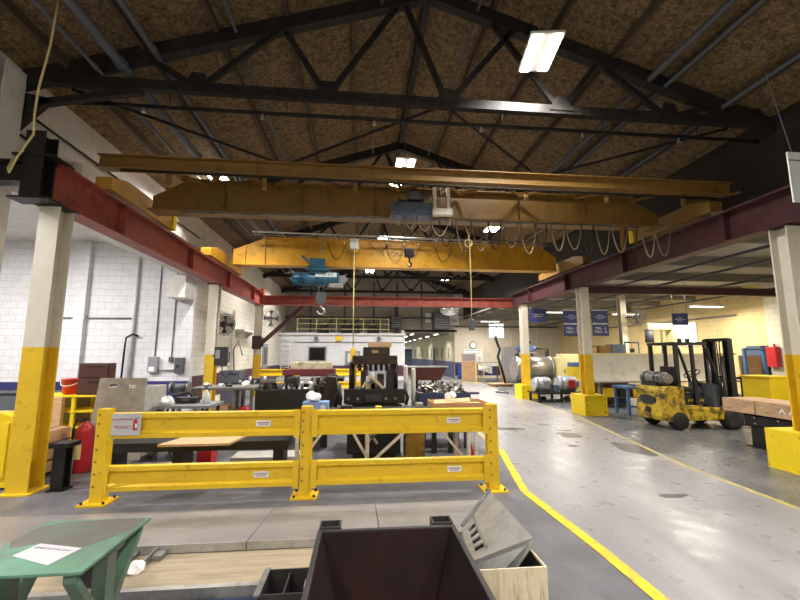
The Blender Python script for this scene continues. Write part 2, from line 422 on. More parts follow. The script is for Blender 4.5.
# trusses
CH = 6.0
def make_truss(y, lab):
    t = T('roof_truss', lab, 'truss', (0, y, CH), group=None)
    M().bar((XL, y, CH), (XR, y, CH), .12, .16).out('bottom_chord', truss, t)
    M().bar((XL, y, EAVE - .12), (XRG, y, RIDGE - .32), .16, .24).bar((XRG, y, RIDGE - .32), (XR, y, EAVE - .12), .16, .24).out('top_chord', truss, t)
    bn = [-4.7, -2.65, -.6, 1.43, 3.46, 5.5, 7.2]
    for i, x in enumerate(bn):
        for xx in ((x - .75, x + 1.25) if i < 4 else (x - 1.25, x + .75)):
            if XL < xx < XR:
                M().bar((x, y, CH), (xx, y, roofz(xx) - .3), .07, .09).out('web', truss, t)
        M().prism([(x - .22, CH - .02), (x + .22, CH - .02), (x + .1, CH + .24), (x - .1, CH + .24)], 'y', y - .075, y - .062).out('gusset', truss, t)
    return t
for i, y in enumerate((1.0, 6.25, 11.5, 16.75, 22.0, 27.2)):
    make_truss(y, ['dark steel roof truss overhead, in front of all the others', 'dark steel roof truss just in front of the brown crane walkway beam',
                   'dark steel roof truss between the two overhead cranes', 'dark steel roof truss just behind the bright yellow crane',
                   'dark steel roof truss above the yard short of the mezzanine railing', 'dark steel roof truss right above the mezzanine railing'][i])
for i, (a, b, d) in enumerate([((-4.7, 6.45), (1.3, 11.3), 'first'), ((1.3, 6.45), (-4.7, 11.3), ''), ((6.9, 6.45), (1.5, 11.3), ''), ((1.5, 6.45), (6.9, 11.3), '')]):
    z = 6.0 + .06 * (i % 2)
    S(M().tube([(a[0], a[1], z), (b[0], b[1], z)], .028, 6), 'brace_rod', truss, 'thin dark diagonal brace rod running between two roof trusses', 'brace', 'diagonal brace rods between the roof trusses')
S(M().bar((XL + .26, 6.25, 5.58), (-3.5, 6.25, 5.9), .1, .1).prism([(XL + .02, 5.1), (XL + .02, 5.75), (XL + .5, 5.66)], 'y', 6.2, 6.3), 'knee_brace', truss, 'dark knee brace rising from the left white column to the roof truss', 'brace')

# pipes under the roof, left
for x, z, r, nm, lab in ((-3.75, 6.22, .075, 'roof_pipe', 'thick grey pipe running along the left roof slope'), (-3.3, 6.5, .05, 'roof_pipe', 'thinner grey pipe running beside the thick pipe on the left roof slope'),
                         (-4.1, 6.12, .03, 'roof_conduit', 'slim conduit running nearest the left wall under the roof')):
    m = M().tube([(x, Y0, z), (x, 26.8, z)], r, 10)
    for k in range(10): m.cyl((x, -3 + 3 * k, z), (x, -2.9 + 3 * k, z), r * 1.25, 10)
    S(m, nm, dgrey, lab, 'pipe')
t = T('sprinkler_pipe', 'thin dark sprinkler pipe crossing the hall below the near truss chord', 'pipe', (0, 6.5, 5.8))
M().tube([(XL + .05, 6.5, 5.8), (XR - .05, 6.5, 5.8)], .035, 8).out('pipe', truss, t)
for x in (-3.6, -1.7, .2, 2.1, 4.0, 5.9):
    M().cyl((x, 6.5, 5.8), (x, 6.5, 5.7), .018, 6).cyl((x, 6.5, 5.7), (x, 6.5, 5.69), .035, 8).out('sprinkler_head', silver, t)
    M().cyl((x + .4, 6.5, 5.8), (x + .4, 6.5, 6.2), .008, 5).out('hanger', truss, t)

for x, dz, r, lab in ((5.15, .26, .05, 'dark pipe running along the right roof slope nearest the ridge'), (5.45, .26, .035, 'thinner dark pipe beside the first one on the right roof slope'),
                      (6.55, .2, .04, 'dark pipe running along the right roof slope nearest the eave'), (2.0, .3, .025, 'slim conduit running just right of the roof ridge'), (.3, .32, .025, 'slim conduit running just left of the roof ridge'), (-2.1, .2, .03, 'slim conduit in the middle of the left roof slope')):
    z = roofz(x) - dz
    S(M().tube([(x, Y0, z), (x, 28.8, z)], r, 8), 'roof_conduit', dgrey, lab, 'pipe')
# building columns at the left wall
m = M().ib((-5.3, 6.0, 0), (-5.3, 6.0, 6.0), .36, .3, up=(1, 0, 0))
S(m, 'building_column', whitep, 'white steel building column at the left edge, behind the nearest yellow crane column', 'column')
S(M().tube([(-5.3, 5.76, 0.0), (-5.3, 5.76, 6.0)], .03, 6), 'conduit_pipe', wire_m, 'grey conduit climbing the white building column at the left edge', 'pipe')
S(M().box(-5.3, -5.15, 7.5, 8.3, 4.62, 5.25, .03), 'wall_cabinet', whitep, 'white metal box high on the left wall above the crane beam', 'box')

# ------------------------------------------------------------------ lights
def area(loc, sx, sy, w, col=(1, .975, .94), rot=(0, 0, 0), spread=2.3):
    l = bpy.data.lights.new('lamp', 'AREA'); l.shape = 'RECTANGLE'; l.size = sx; l.size_y = sy; l.energy = w; l.color = col; l.spread = spread
    return l
HB = {'w': 300}
def highbay(x, y, z, lab, w=None, zt=None, rz=0.):
    t = T('high_bay_light', lab, 'light', (x, y, z), rz, 'high bay lights under the roof')
    M().box(-.26, .26, -.42, .42, .02, .07, .01).out('housing', whitep, t, True)
    for s in (-1, 1): M().box(s * .15 - .07, s * .15 + .07, -.39, .39, 0, .02).out('diffuser', lamp_m, t, True)
    top = (zt or min(roofz(x), RIDGE - .28)) - z - .01
    m = M()
    for s in (-1, 1): m.tube([(0, s * .25, .07), (0, 0, min(.5, top * .5)), (0, 0, top)], .006, 5)
    m.out('hanger_wire', wire_m, t, True)
    l = area(None, .5, .64, w or HB['w']); o = bpy.data.objects.new('lamp', l); C.objects.link(o); o.parent = t; o.location = (0, 0, -.02)
    return t
highbay(2.84, 5.63, 6.55, 'glaring twin panel high bay light hanging over the aisle, largest in view', 260, rz=-.15)
highbay(1.1, 9.85, 6.6, 'twin panel high bay light just above the middle of the brown crane')
highbay(1.16, 13.4, 7.72, 'twin panel high bay light seen between the brown beams above the trolley')
highbay(-3.9, 10.7, 6.47, 'high bay light glowing at the left above the brown walkway beam')
highbay(.97, 17.5, 6.8, 'high bay light glowing above the top edge of the bright yellow crane')
highbay(5.0, 14.4, 6.5, 'high bay light above the right end of the yellow crane')
highbay(-2.6, 17.4, 6.5, 'high bay light high up behind the blue hoist')
highbay(4.6, 19.4, 6.5, 'high bay light farther behind the right end of the yellow crane')
highbay(.5, 22.8, 6.5, 'high bay light deep in the hall before the mezzanine')
highbay(-3.6, 23.5, 6.3, 'high bay light deep in the hall by the left wall')
highbay(5.2, 23.8, 6.3, 'high bay light deep in the hall by the right beam')
highbay(-1.6, .6, 6.6, 'high bay light over the green table', 140)
highbay(2.9, .4, 6.6, 'high bay light over the aisle beside the camera', 210)
highbay(-3.4, -2.6, 6.2, 'high bay light at the front wall on the left')
highbay(4.6, -2.4, 6.4, 'high bay light at the front wall on the right')
def strip_light(x, y, z, L_, lab, w, ax='x', grp='fluorescent lights of the low bays', zt=4.4, col=(1, .9, .72)):
    t = T('strip_light', lab, 'light', (x, y, z), 0 if ax == 'x' else PI / 2, grp)
    M().box(-L_ / 2, L_ / 2, -.11, .11, .02, .08, .01).out('housing', whitep, t, True)
    M().box(-L_ / 2 + .03, L_ / 2 - .03, -.08, .08, 0, .02).out('diffuser', lampc_m, t, True)
    m = M()
    for s in (-1, 1): m.tube([(s * L_ * .4, 0, .08), (s * L_ * .4, 0, zt - z - .006)], .006, 5)
    m.out('hanger_wire', wire_m, t, True)
    l = area(None, L_, .2, w, col, spread=PI); o = bpy.data.objects.new('lamp', l); C.objects.link(o); o.parent = t; o.location = (0, 0, -.02)
    return t
strip_light(11.16, 13.2, 3.98, 1.3, 'strip light in the right low bay above the forklift', 240)
strip_light(13.4, 14.2, 3.55, 1.3, 'strip light in the right low bay right of the forklift mast', 130)
strip_light(10.5, 20.5, 3.95, 1.3, 'strip light in the right low bay beyond the hanging blue signs', 240)
strip_light(12.7, 18.0, 3.62, 1.3, 'strip light glowing just above the far hanging sign by the cream wall', 240)
strip_light(8.7, 26.2, 3.9, 1.3, 'strip light near the white back wall', 240)
strip_light(10.2, 7.5, 4.05, 1.3, 'strip light in the right low bay near the timber stack', 240)
strip_light(11, 2.0, 4.05, 1.3, 'strip light in the right low bay close to the camera', 240)
strip_light(-9.5, 9.0, 5.1, 1.3, 'strip light in the left side bay before the white wall', 610, zt=5.3, col=(1, .97, .95))
strip_light(-7.6, 4.5, 5.1, 1.3, 'strip light in the left side bay close to the camera', 610, zt=5.3, col=(1, .97, .95))
for i in range(7):
    for x in (4.0, 5.9):
        y = 31 + i * 4.1
        t = T('corridor_light', 'strip light in the row under the corridor ceiling', 'light', (x, y, 3.24), 0, 'corridor ceiling lights')
        M().box(-.09, .09, -.6, .6, .03, .11).out('housing', whitep, t, True)
        M().box(-.08, .08, -.58, .58, 0, .03).out('diffuser', lampc_m, t, True)
        M().box(-.02, .02, -.4, .4, .11, .105).out('hanger', whitep, t, True)
        if x < 5 or i % 2 == 0:
            l = area(None, .2, 1.1, 45); o = bpy.data.objects.new('lamp', l); C.objects.link(o); o.parent = t; o.location = (0, 0, -.02)
w = bpy.data.worlds.new('world'); sc.world = w; w.use_nodes = True
w.node_tree.nodes['Background'].inputs[0].default_value = (.9, .93, 1, 1); w.node_tree.nodes['Background'].inputs[1].default_value = .3
sc.view_settings.view_transform = 'Standard'; sc.view_settings.look = 'None'; sc.view_settings.exposure = 0.0; sc.view_settings.gamma = 1
sc.view_settings.use_curve_mapping = False
# ------------------------------------------------------------------ crane runway
CZ0, CZ1 = 3.78, 4.36      # runway beam bottom / top
def ccol(x, y, lab, box=None, top=CZ0, h=1.74):
    t = T('crane_column', lab, 'column', (x, y, 0))
    M().ib((x, y, h), (x, y, top - .02), .26, .28, .022, .018, up=(0, 1, 0)).out('upper_shaft', cream, t)
    M().ib((x, y, .02), (x, y, h), .26, .28, .022, .018, up=(0, 1, 0)).out('lower_shaft', yel, t)
    M().box(x - .19, x + .19, y - .2, y + .2, 0, .02).out('base_plate', yel, t)
    M().box(x - .17, x + .17, y - .18, y + .18, top - .02, top).out('cap_plate', dark, t)
    if box:
        w, d, hh = box
        m = M()
        m.box(x - w, x + w, y - d, y - d + .02, .0, hh).box(x - w, x + w, y + d - .02, y + d, 0, hh)
        m.box(x - w, x - w + .02, y - d + .02, y + d - .02, 0, hh).box(x + w - .02, x + w, y - d + .02, y + d - .02, 0, hh)
        m.box(x - w, x + w, y - d, y - .16, hh, hh + .015).box(x - w, x + w, y + .16, y + d, hh, hh + .015)
        m.box(x - w, x - .15, y - .16, y + .16, hh, hh + .015).box(x + .15, x + w, y - .16, y + .16, hh, hh + .015)
        m.out('base_guard', yel2, t)
        m = M()
        for sx in (-1, 1):
            for k in range(3): m.cyl((x + sx * w * .8, y - d, hh * (.2 + .3 * k)), (x + sx * w * .8, y - d - .012, hh * (.2 + .3 * k)), .018, 8)
        m.out('guard_bolt', dark, t)
    return t
ccol(-4.26, 5.86, 'nearest crane column on the left, white above and yellow below', h=1.84)
ccol(-4.26, 12.1, 'white and yellow crane column beside the left workbench, fan behind it')
ccol(-4.26, 17.3, 'white and yellow crane column carrying the maroon jib boom')
ccol(6.78, 5.6, 'nearest right crane column rising from a yellow steel box at the picture edge', (.38, .36, .58))
ccol(6.74, 11.5, 'crane column in a yellow box between the two pairs of min and max signs', (.34, .38, .56))
ccol(6.62, 15.7, 'crane column in a yellow box farthest down the aisle', (.34, .36, .54))
def runway(x, lab, y0, y1):
    t = T('runway_beam', lab, 'beam', (x, y0, CZ0))
    M().ib((x, y0, (CZ0 + CZ1) / 2), (x, y1, (CZ0 + CZ1) / 2), .3, CZ1 - CZ0, .03, .025).out('web_and_flanges', redox if x < 0 else maroon, t)
    M().box(x - .03, x + .03, y0 + .05, y1, CZ1, CZ1 + .055).out('crane_rail', steel, t)
    m = M()
    y = y0 + 1.5
    while y < y1:
        m.box(x - .14, x + .14, y, y + .015, CZ0 + .03, CZ1 - .03); y += 2.9
    m.out('stiffener', redox if x < 0 else maroon, t)
    m = M(); y = y0 + .4
    while y < y1:
        for s in (-1, 1): m.box(x + s * .06 - .02, x + s * .06 + .02, y, y + .08, CZ1, CZ1 + .025)
        y += .7
    m.out('rail_clip', steel, t)
    return t
tl = runway(-4.26, 'long red crane runway beam on the left columns', 5.72, 17.2)
tr = runway(6.78, 'long maroon crane runway beam on the right columns', 5.0, 17.2)
t = T('cross_beam', 'red cross beam joining the far ends of the two runway beams', 'beam', (1.2, 17.36, CZ0))
M().ib((-4.4, 17.37, 4.02), (6.9, 17.37, 4.02), .28, .4, .025, .02).out('web_and_flanges', redox, t)
M().box(-4.42, -4.1, 17.25, 17.5, 4.225, 4.5).out('end_post', redox, t)
t = T('beam_bracket', 'dark steel stub tying the near end of the left runway beam to the wall column', 'bracket', (-4.75, 5.6, 4.0))
M().ib((-5.2, 5.62, 4.18), (-4.45, 5.62, 4.18), .2, .3).out('stub_beam', dark, t)
M().ib((-4.35, 5.58, 3.8), (-4.35, 5.58, 4.72), .24, .24, .02, .02, up=(0, 1, 0)).out('post', dark, t)
for z in (3.77, 4.36): M().box(-4.6, -4.1, 5.44, 5.7, z, z + .03).out('plate', dark, t)
S(M().ib((6.95, 11.6, 3.72), (14.9, 11.6, 3.72), .2, .24), 'low_bay_beam', maroon, 'maroon beam crossing the right low bay behind the forklift mast', 'beam')
S(M().ib((10.55, 15.2, 0), (10.55, 15.2, 4.13), .24, .24, up=(0, 1, 0)), 'low_bay_column', cream, 'pale steel column behind the forklift with a fan mounted on it', 'column')
S(M().box(14.51, 15, 12.3, 13.0, 0, 4.4), 'wall_pilaster', w_white2, 'white block pilaster on the right wall beside the slate cabinet', 'pilaster')
S(M().tube([(7.0, 5.4, .0), (7.0, 5.4, 4.3)], .022, 6), 'conduit_pipe', galv, 'grey conduit climbing the nearest right crane column', 'pipe')

# ------------------------------------------------------------------ crane with brown girder and walkway beam
t = T('overhead_crane', 'brown yellow overhead travelling crane nearest the camera with walkway beam', 'crane', (1.2, 7.9, 4.44))
gy = 7.9; b0, b1 = 4.5, 5.1
m = M().prism([(-4.05, b0), (6.5, b0), (6.5, b0 + .28), (5.9, b1), (-3.5, b1), (-4.05, b0 + .3)], 'y', gy - .012, gy + .012)
m.box(-4.05, 6.5, gy - .19, gy + .19, b0 - .03, b0).box(-3.5, 5.9, gy - .15, gy + .15, b1, b1 + .025)
for x in (-2.7, -1.2, .3, 1.8, 3.3, 4.8): m.box(x, x + .015, gy - .12, gy + .12, b0, b1)
m.out('main_girder', ochre, t)
uy, u0, u1 = 6.98, 4.92, 5.12
m = M().box(-4.5, 7.35, uy - .01, uy + .01, u0, u1).box(-4.5, 7.35, uy - .1, uy + .1, u1, u1 + .02).box(-4.5, 7.35, uy - .1, uy + .1, u0 - .02, u0)
m.out('walkway_beam', ochre, t)
m = M()
for i in range(9):
    x = -3.6 + i * 1.25
    m.bar((x, uy + .02, u0 + .06), (x + .62, gy - .16, u0 + .1), .05, .05); m.bar((x + 1.2, uy + .02, u0 + .06), (x + .62, gy - .16, u0 + .1), .05, .05)
m.out('lattice_brace', ochre, t)
for i in range(7):
    x = -3.4 + i * 1.62
    M().box(x, x + .07, uy + .02, uy + .07, 4.66, u0 - .02).out('hanger_post', ochre, t)
for x in (-4.26, 6.78):
    m = M().prism([(6.75, 4.46), (9.0, 4.46), (9.0, 4.66), (8.5, 4.78), (7.2, 4.78), (6.75, 4.66)], 'x', x - .13, x + .13)
    e = m.out('end_truck', ochre if x > 0 else craney, t)
    m = M()
    for y in (7.0, 8.7): m.cyl((x - .05, y, 4.52), (x + .05, y, 4.52), .1, 16)
    m.out('truck_wheel', steel, e)
    M().box(x - .16, x + .16, 8.9, 9.06, 4.46, 4.8, .01).out('bumper_box', yel2, e)
m = M().tube([(-4.1, 6.9, 4.86), (7.0, 6.9, 4.78)], .02, 6)
m.out('trolley_wire', truss, t)
M().tube([(-3.4, gy - .24, 4.42), (6.0, gy - .24, 4.42)], .022, 6).out('festoon_track', steel, t)
for i in range(15):
    x = 1.55 + i * .33; r_ = .12 + .02 * (i % 3); dpt = .52 + .13 * ((i * 7) % 4) / 3
    pts = [(x + r_ * 2.2 * (u / 12), gy - .28 - .03 * (i % 2), 4.4 - dpt * (1 - (2 * u / 12 - 1) ** 2) ** .8) for u in range(13)]
    M().tube(pts, .014 if i % 2 else .01, 6).out('festoon_cable', cable_m if i % 3 else truss, t)
M().bar((5.45, gy - .25, 4.45), (5.45, gy - .25, 3.92), .08, .03).bar((5.45, gy - .25, 4.45), (5.45, gy - .02, 4.5), .08, .03).out('collector_arm', ochre, t)

t = T('hoist_trolley', 'grey blue hoist trolley with gears and cables riding the brown crane', 'hoist', (.95, 7.6, 4.4))
tgrey = mat('trolley_grey_blue', '#4c5866', .45, .2, var=.2, dirt='#2c3036', amt=.4)
M().box(.55, 1.35, 7.25, 7.6, 4.36, 4.42, .01).box(.55, 1.35, 7.25, 7.29, 4.42, 4.62).out('frame', tgrey, t)
M().box(1.18, 1.52, 7.28, 7.6, 4.45, 4.72, .02).out('gearbox', mat('trolley_box', '#8c7a60', .5, var=.15), t)
M().cyl((.72, 7.45, 4.6), (1.15, 7.45, 4.6), .13, 18).cyl((.7, 7.45, 4.6), (.74, 7.45, 4.6), .17, 18).out('cable_drum', tgrey, t)
M().box(.88, 1.12, 7.3, 7.5, 4.7, 4.88, .02).cyl((.9, 7.38, 4.78), (1.3, 7.38, 4.78), .07, 14).out('motor', dgrey, t)
M().box(1.36, 1.42, 7.22, 7.3, 4.4, 4.93).box(1.62, 1.68, 7.22, 7.3, 4.5, 4.93).box(1.34, 1.72, 7.2, 7.32, 4.38, 4.5).out('guide_post', cream, t)
m = M()
for k, (x, r_) in enumerate(((.6, .18), (.8, .25), (1.05, .3), (1.3, .4))):
    m.tube([(x + r_ * u / 10, 7.35, 4.36 - r_ * .9 * (1 - (2 * u / 10 - 1) ** 2)) for u in range(11)], .01, 6)
m.out('trolley_cable', cable_m, t)
M().tube([(.85, 7.42, 4.5), (.85, 7.42, 3.72)], .006, 5).tube([(.98, 7.42, 4.5), (.98, 7.42, 3.72)], .006, 5).out('hoist_rope', wire_m, t)
hb = M().box(.82, 1.01, 7.36, 7.48, 3.58, 3.75, .03).out('hook_block', black, t)
M().tube([(.915, 7.42, 3.58), (.915, 7.42, 3.5), (.96, 7.42, 3.45), (.93, 7.42, 3.4), (.88, 7.42, 3.43)], .018, 6).out('hook', dark, hb)
t = T('crane_cable', 'pale control cord hanging from a coil on the brown crane near the right pendant', 'cable', (2.13, 7.6, 3.4))
M().tube([(2.02, 7.55, 4.4), (2.1, 7.5, 4.1), (2.12, 7.5, 3.9), (2.13, 7.5, 3.4), (2.13, 7.5, 2.6), (2.13, 7.5, 2.42)], .011, 6).out('cord', rope_m, t)
m = M()
for k in range(3): m.tube([(2.1 + .07 * math.cos(a * PI / 6), 7.5 + .02 * k, 3.92 + .075 * math.sin(a * PI / 6)) for a in range(13)], .012, 6)
m.out('coil', rope_m, t)
M().box(2.08, 2.18, 7.46, 7.54, 2.2, 2.42, .02).out('hanging_pendant', dgrey, t)

# ------------------------------------------------------------------ bright yellow crane
t = T('overhead_crane', 'bright yellow overhead crane girder beyond the brown one, blue hoist under it', 'crane', (1.2, 12.7, 4.44))
g = 12.7; b0, b1 = 4.52, 5.36
m = M().prism([(-3.95, b0), (6.5, b0), (6.5, b0 + .45), (5.9, b1), (-3.0, b1), (-3.95, b0 + .45)], 'y', g - .15, g + .15)
m.box(-3.95, 6.5, g - .2, g + .2, b0 - .03, b0).box(-3.0, 5.9, g - .19, g + .19, b1, b1 + .03)
mg = m.out('main_girder', craney, t)
text('5 TON', .22, (.95, g - .152, 4.93), UP, ink, t)
M().box(-3.0, -2.98, g - .2, g + .2, b0, b1).box(-3.6, -3.57, g - .2, g + .2, b0, b0 + .6).out('stiffener', craney, t)
for x in (-4.26, 6.78):
    e = M().prism([(11.2, 4.46), (14.2, 4.46), (14.2, 4.66), (13.7, 4.8), (11.7, 4.8), (11.2, 4.66)], 'x', x - .13, x + .13).out('end_truck', craney if x < 0 else ochre, t)
    m = M()
    for y in (11.5, 13.9): m.cyl((x - .05, y, 4.52), (x + .05, y, 4.52), .1, 16)
    m.out('truck_wheel', steel, e)
m = M().tube([(-3.3, g - .6, 5.42), (6.2, g - .6, 5.3)], .03, 6).tube([(-3.3, g - .5, 5.36), (6.2, g - .5, 5.24)], .012, 6)
for x in (-2.4, -.8, .8, 2.4, 4.0, 5.6): m.bar((x, g - .6, 5.36), (x, g - .15, 5.39), .03, .03)
m.out('conductor_rail', galv, t)
for i in range(9):
    x = -1.6 + i * .52 + (.3 if i > 2 else 0); wd = .62; dpt = .3 + .15 * ((i * 5) % 3)
    M().tube([(x + wd * u / 12, g - .24, 5.3 - dpt * (1 - (2 * u / 12 - 1) ** 2)) for u in range(13)], .011, 6).out('festoon_cable', truss if i % 2 else cable_m, t)

t = T('electric_hoist', 'blue electric wire rope hoist with hook under the bright yellow crane', 'hoist', (-1.2, 12.7, 3.75))
M().cyl((-1.85, g, 4.1), (-.72, g, 4.1), .21, 24).cyl((-1.87, g, 4.1), (-1.84, g, 4.1), .23, 24).cyl((-.74, g, 4.1), (-.7, g, 4.1), .23, 24).out('drum_housing', bluem, t)
m = M().cyl((-2.12, g, 4.1), (-1.86, g, 4.1), .19, 20)
for k in range(10):
    a = 2 * PI * k / 10; m.box(-2.12, -1.9, g + .2 * math.cos(a) - .008, g + .2 * math.cos(a) + .008, 4.1 + .2 * math.sin(a) - .008, 4.1 + .2 * math.sin(a) + .008)
m.cyl((-2.16, g, 4.1), (-2.11, g, 4.1), .12, 16)
m.out('motor', bluem, t)
M().box(-.7, -.48, g - .13, g + .13, 3.98, 4.22, .03).cyl((-.5, g, 4.1), (-.42, g, 4.1), .07, 12).out('limit_switch', grey, t)
M().box(-1.0, -.55, g - .22, g - .1, 3.82, 3.95, .02).out('control_box', galv, t)
m = M().box(-1.62, -1.12, g - .33, g - .21, 4.42, 4.72, .05).cyl((-1.5, g - .34, 4.6), (-1.5, g - .3, 4.6), .12, 16).cyl((-1.25, g - .34, 4.58), (-1.25, g - .3, 4.58), .1, 16)
m.bar((-1.66, g - .3, 4.62), (-1.85, g - .32, 4.78), .06).box(-1.7, -1.0, g - .3, g + .3, 4.33, 4.43, .02).box(-1.6, -1.1, g - .25, g - .2, 4.25, 4.45)
m.out('trolley', bluem, t)
M().box(-1.42, -.76, g - .226, g - .2, 4.14, 4.28).out('name_plate', labelw, t)
text('ITEM 875', .12, (-1.09, g - .228, 4.21), UP, bluem, t)
M().tube([(-1.32, g - .05, 3.9), (-1.32, g - .05, 3.6)], .008, 5).tube([(-1.18, g - .05, 3.9), (-1.18, g - .05, 3.6)], .008, 5).out('hoist_rope', steel, t)
hb = M().prism([(-1.42, 3.55), (-1.36, 3.68), (-1.14, 3.68), (-1.08, 3.55), (-1.12, 3.36), (-1.2, 3.28), (-1.3, 3.28), (-1.38, 3.36)], 'y', g - .12, g + .02).out('hook_block', dgrey, t)
M().tube([(-1.25, g - .05, 3.3), (-1.25, g - .05, 3.2), (-1.16, g - .05, 3.15), (-1.12, g - .05, 3.06), (-1.2, g - .05, 2.98), (-1.31, g - .05, 3.0), (-1.35, g - .05, 3.08)], .03, 8).out('hook', galv, hb)
M().tube([(-1.25, g - .42, 5.22), (-1.25, g - .42, 5.12), (-1.3, g - .42, 5.05), (-1.22, g - .42, 4.9), (-1.24, g - .36, 4.66)], .02, 6).out('power_lead', cable_m, t)
t = T('crane_cable', 'long pale pendant cord hanging from a white junction box on the yellow crane', 'cable', (-.2, 12.3, 1.9))
M().box(-.36, -.1, 12.28, 12.4, 5.02, 5.34, .02).out('junction_box', labelw, t)
M().tube([(-.22, 12.34, 5.04), (-.22, 12.33, 3.4), (-.21, 12.34, 1.9)], .018, 8).out('cord', rope_m, t)
M().box(-.29, -.13, 12.28, 12.4, 1.55, 1.92, .03).out('hanging_pendant', yel, t)

# ------------------------------------------------------------------ guard rail
def rail_prof(z0, z1, y):
    h = z1 - z0; a = .035
    return [(y, z0), (y - .05, z0 + .01), (y - .05, z0 + h * .2), (y - a * .4, z0 + h * .3), (y - a * .4, z0 + h * .7), (y - .05, z0 + h * .8), (y - .05, z1 - .01), (y, z1), (y + .005, z1), (y + .005, z0)]
t = T('guard_rail', 'yellow double steel guard rail on three posts in front of the die area', 'barrier', (-.65, 5.32, 0))
gx = (-3.07, -.66, 1.75)
for x in gx:
    p = M().box(x - .07, x + .07, 5.29, 5.42, .02, 1.09, .004).out('post', guardy, t)
    M().box(x - .16, x + .16, 5.2, 5.5, 0, .02).out('base_plate', guardy, p)
    m = M()
    for sx in (-1, 1):
        for sy in (5.24, 5.46): m.cyl((x + sx * .12, sy, .02), (x + sx * .12, sy, .045), .016, 6)
    m.out('anchor_bolt', dark, p)
    m = M()
    for z in (.2, .34, .48, .62, .78, .92, 1.02): m.cyl((x - .035, 5.29, z), (x - .035, 5.284, z), .013, 8)
    m.out('bolt_hole', mat('hole_shadow_steel', '#7a5c14', .6), p)
for i in range(2):
    xa, xb = gx[i] + .075, gx[i + 1] - .075
    for z0, z1 in ((.14, .44), (.74, 1.05)):
        r_ = M().prism(rail_prof(z0, z1, 5.3), 'x', xa, xb).out('rail', guardy, t)
        for xe in (xa, xb - .07): M().box(xe, xe + .07, 5.235, 5.25, z0 - .015, z1 + .015).out('end_bracket', guardy, r_)
        xs = xb - .45
        M().box(xs - .09, xs + .09, 5.282, 5.287, (z0 + z1) / 2 - .035, (z0 + z1) / 2 + .035).out('warning_sticker', labelw, r_)
        M().box(xs - .075, xs + .075, 5.2795, 5.282, (z0 + z1) / 2 + .0, (z0 + z1) / 2 + .016).box(xs - .06, xs + .06, 5.2795, 5.282, (z0 + z1) / 2 - .02, (z0 + z1) / 2 - .01).out('sticker_print', mat('sticker_print', '#b08a86', .6), r_)
t = T('paper_sign', 'white paper notice with a red extinguisher picture taped on the guard rail', 'sign', (-2.78, 5.235, .76))
M().box(-2.93, -2.6, 5.228, 5.233, .79, 1.045).out('sheet', paper, t)
text('FIRE EXTINGUISHER', .026, (-2.81, 5.227, .975), UP, inkred, t)
text('KEEP AREA CLEAR\nAT ALL TIMES', .022, (-2.81, 5.227, .885), UP, inkred, t)
M().cyl((-2.66, 5.2285, .86), (-2.66, 5.222, .86), .0, 3, r2=.0) if False else None
m = M().prism([(-2.675 - .012, .85), (-2.675 - .012, .955), (-2.675, .975), (-2.652, .975), (-2.64, .955), (-2.64, .85)], 'y', 5.225, 5.228)
m.out('extinguisher_picture', red, t)
M().box(-2.662, -2.642, 5.2235, 5.225, .875, .925).out('picture_label', labelw, t)
M().bar((-2.665, 5.226, .98), (-2.63, 5.226, .995), .01, .003).out('picture_valve', ink, t)
#@@PART3
# ------------------------------------------------------------------ foreground
t = T('welding_stand', 'green painted steel stand with a worn flat top in the lower left corner', 'table', (-1.56, 2.4, 0))
M().box(-1.86, -1.27, 2.14, 2.77, .735, .75, .003).out('table_top', green, t)
for x in (-1.33, -1.8):
    M().box(x - .035, x + .035, 2.39, 2.47, .02, .735).out('leg', green, t)
    for y in (2.16, 2.74):
        M().prism([(2.39 if y < 2.4 else 2.47, .44), (y, .733), (y, .69), (2.39 if y < 2.4 else 2.47, .36)], 'x', x - .03, x + .03).out('brace', green, t)
M().box(-1.84, -1.29, 2.3, 2.56, 0, .02).out('base_plate', green, t)
M().prism([(-1.855, 2.5), (-1.8, 2.42), (-1.7, 2.46), (-1.58, 2.41), (-1.5, 2.36), (-1.42, 2.4), (-1.37, 2.46), (-1.3, 2.58), (-1.275, 2.7), (-1.3, 2.755), (-1.5, 2.76), (-1.75, 2.74), (-1.85, 2.68)], 'z', .75, .7505).out('worn_patch', mat('worn_brown_grey', '#5f574f', .55, var=.2, dirt='#56705f', amt=.4, dscale=7, soft=.25), t)
t = T('paper_notice', 'white printed sheet lying on the green steel stand', 'paper', (-1.55, 2.3, .7505))
M().prism([(-1.715, 2.33), (-1.47, 2.215), (-1.425, 2.385), (-1.68, 2.46)], 'z', .7507, .7515).out('sheet', paper, t)
text('REPAIR FIXTURE ONLY', .022, (-1.565, 2.385, .7517), (0, 0, -.26), ink, t, ext=.0003)

t = T('scrap_conveyor', 'low conveyor with a sloped light steel apron along the front of the guard rail', 'conveyor', (-1, 4.2, 0))
xs = [-4.2, -2.5, -.95, .2, .95]
for i in range(4):
    a, b = xs[i] + .004, xs[i + 1] - .004
    far_a, far_b = a, b
    if i == 3: far_b = 1.6
    M().sheet([(a, 3.81, .15), (b, 3.81, .15), (far_b, 4.98, .01), (far_a, 4.98, .01)], .012, (0, .1, -1)).out('apron_panel', apron_m, t)
    M().box(a, b, 3.795, 3.81, .085, .152).out('edge_lip', galv, t)
M().sheet([(.955, 3.81, .0), (1.6, 4.98, .0), (1.6, 4.98, .012), (.955, 3.81, .15)], .01).out('end_plate', apron_m, t)
M().box(-2.9, .66, 3.29, 3.79, .0, .082).out('conveyor_bed', tanm, t)
M().box(-2.9, -.24, 3.24, 3.29, .0, .09).out('bed_rail', galv, t)
for x in (-1.9, -1.68):
    M().box(x, x + .09, 3.68, 3.79, .084, .12).box(x, x + .015, 3.58, 3.79, .084, .14).out('bracket', steel, t)
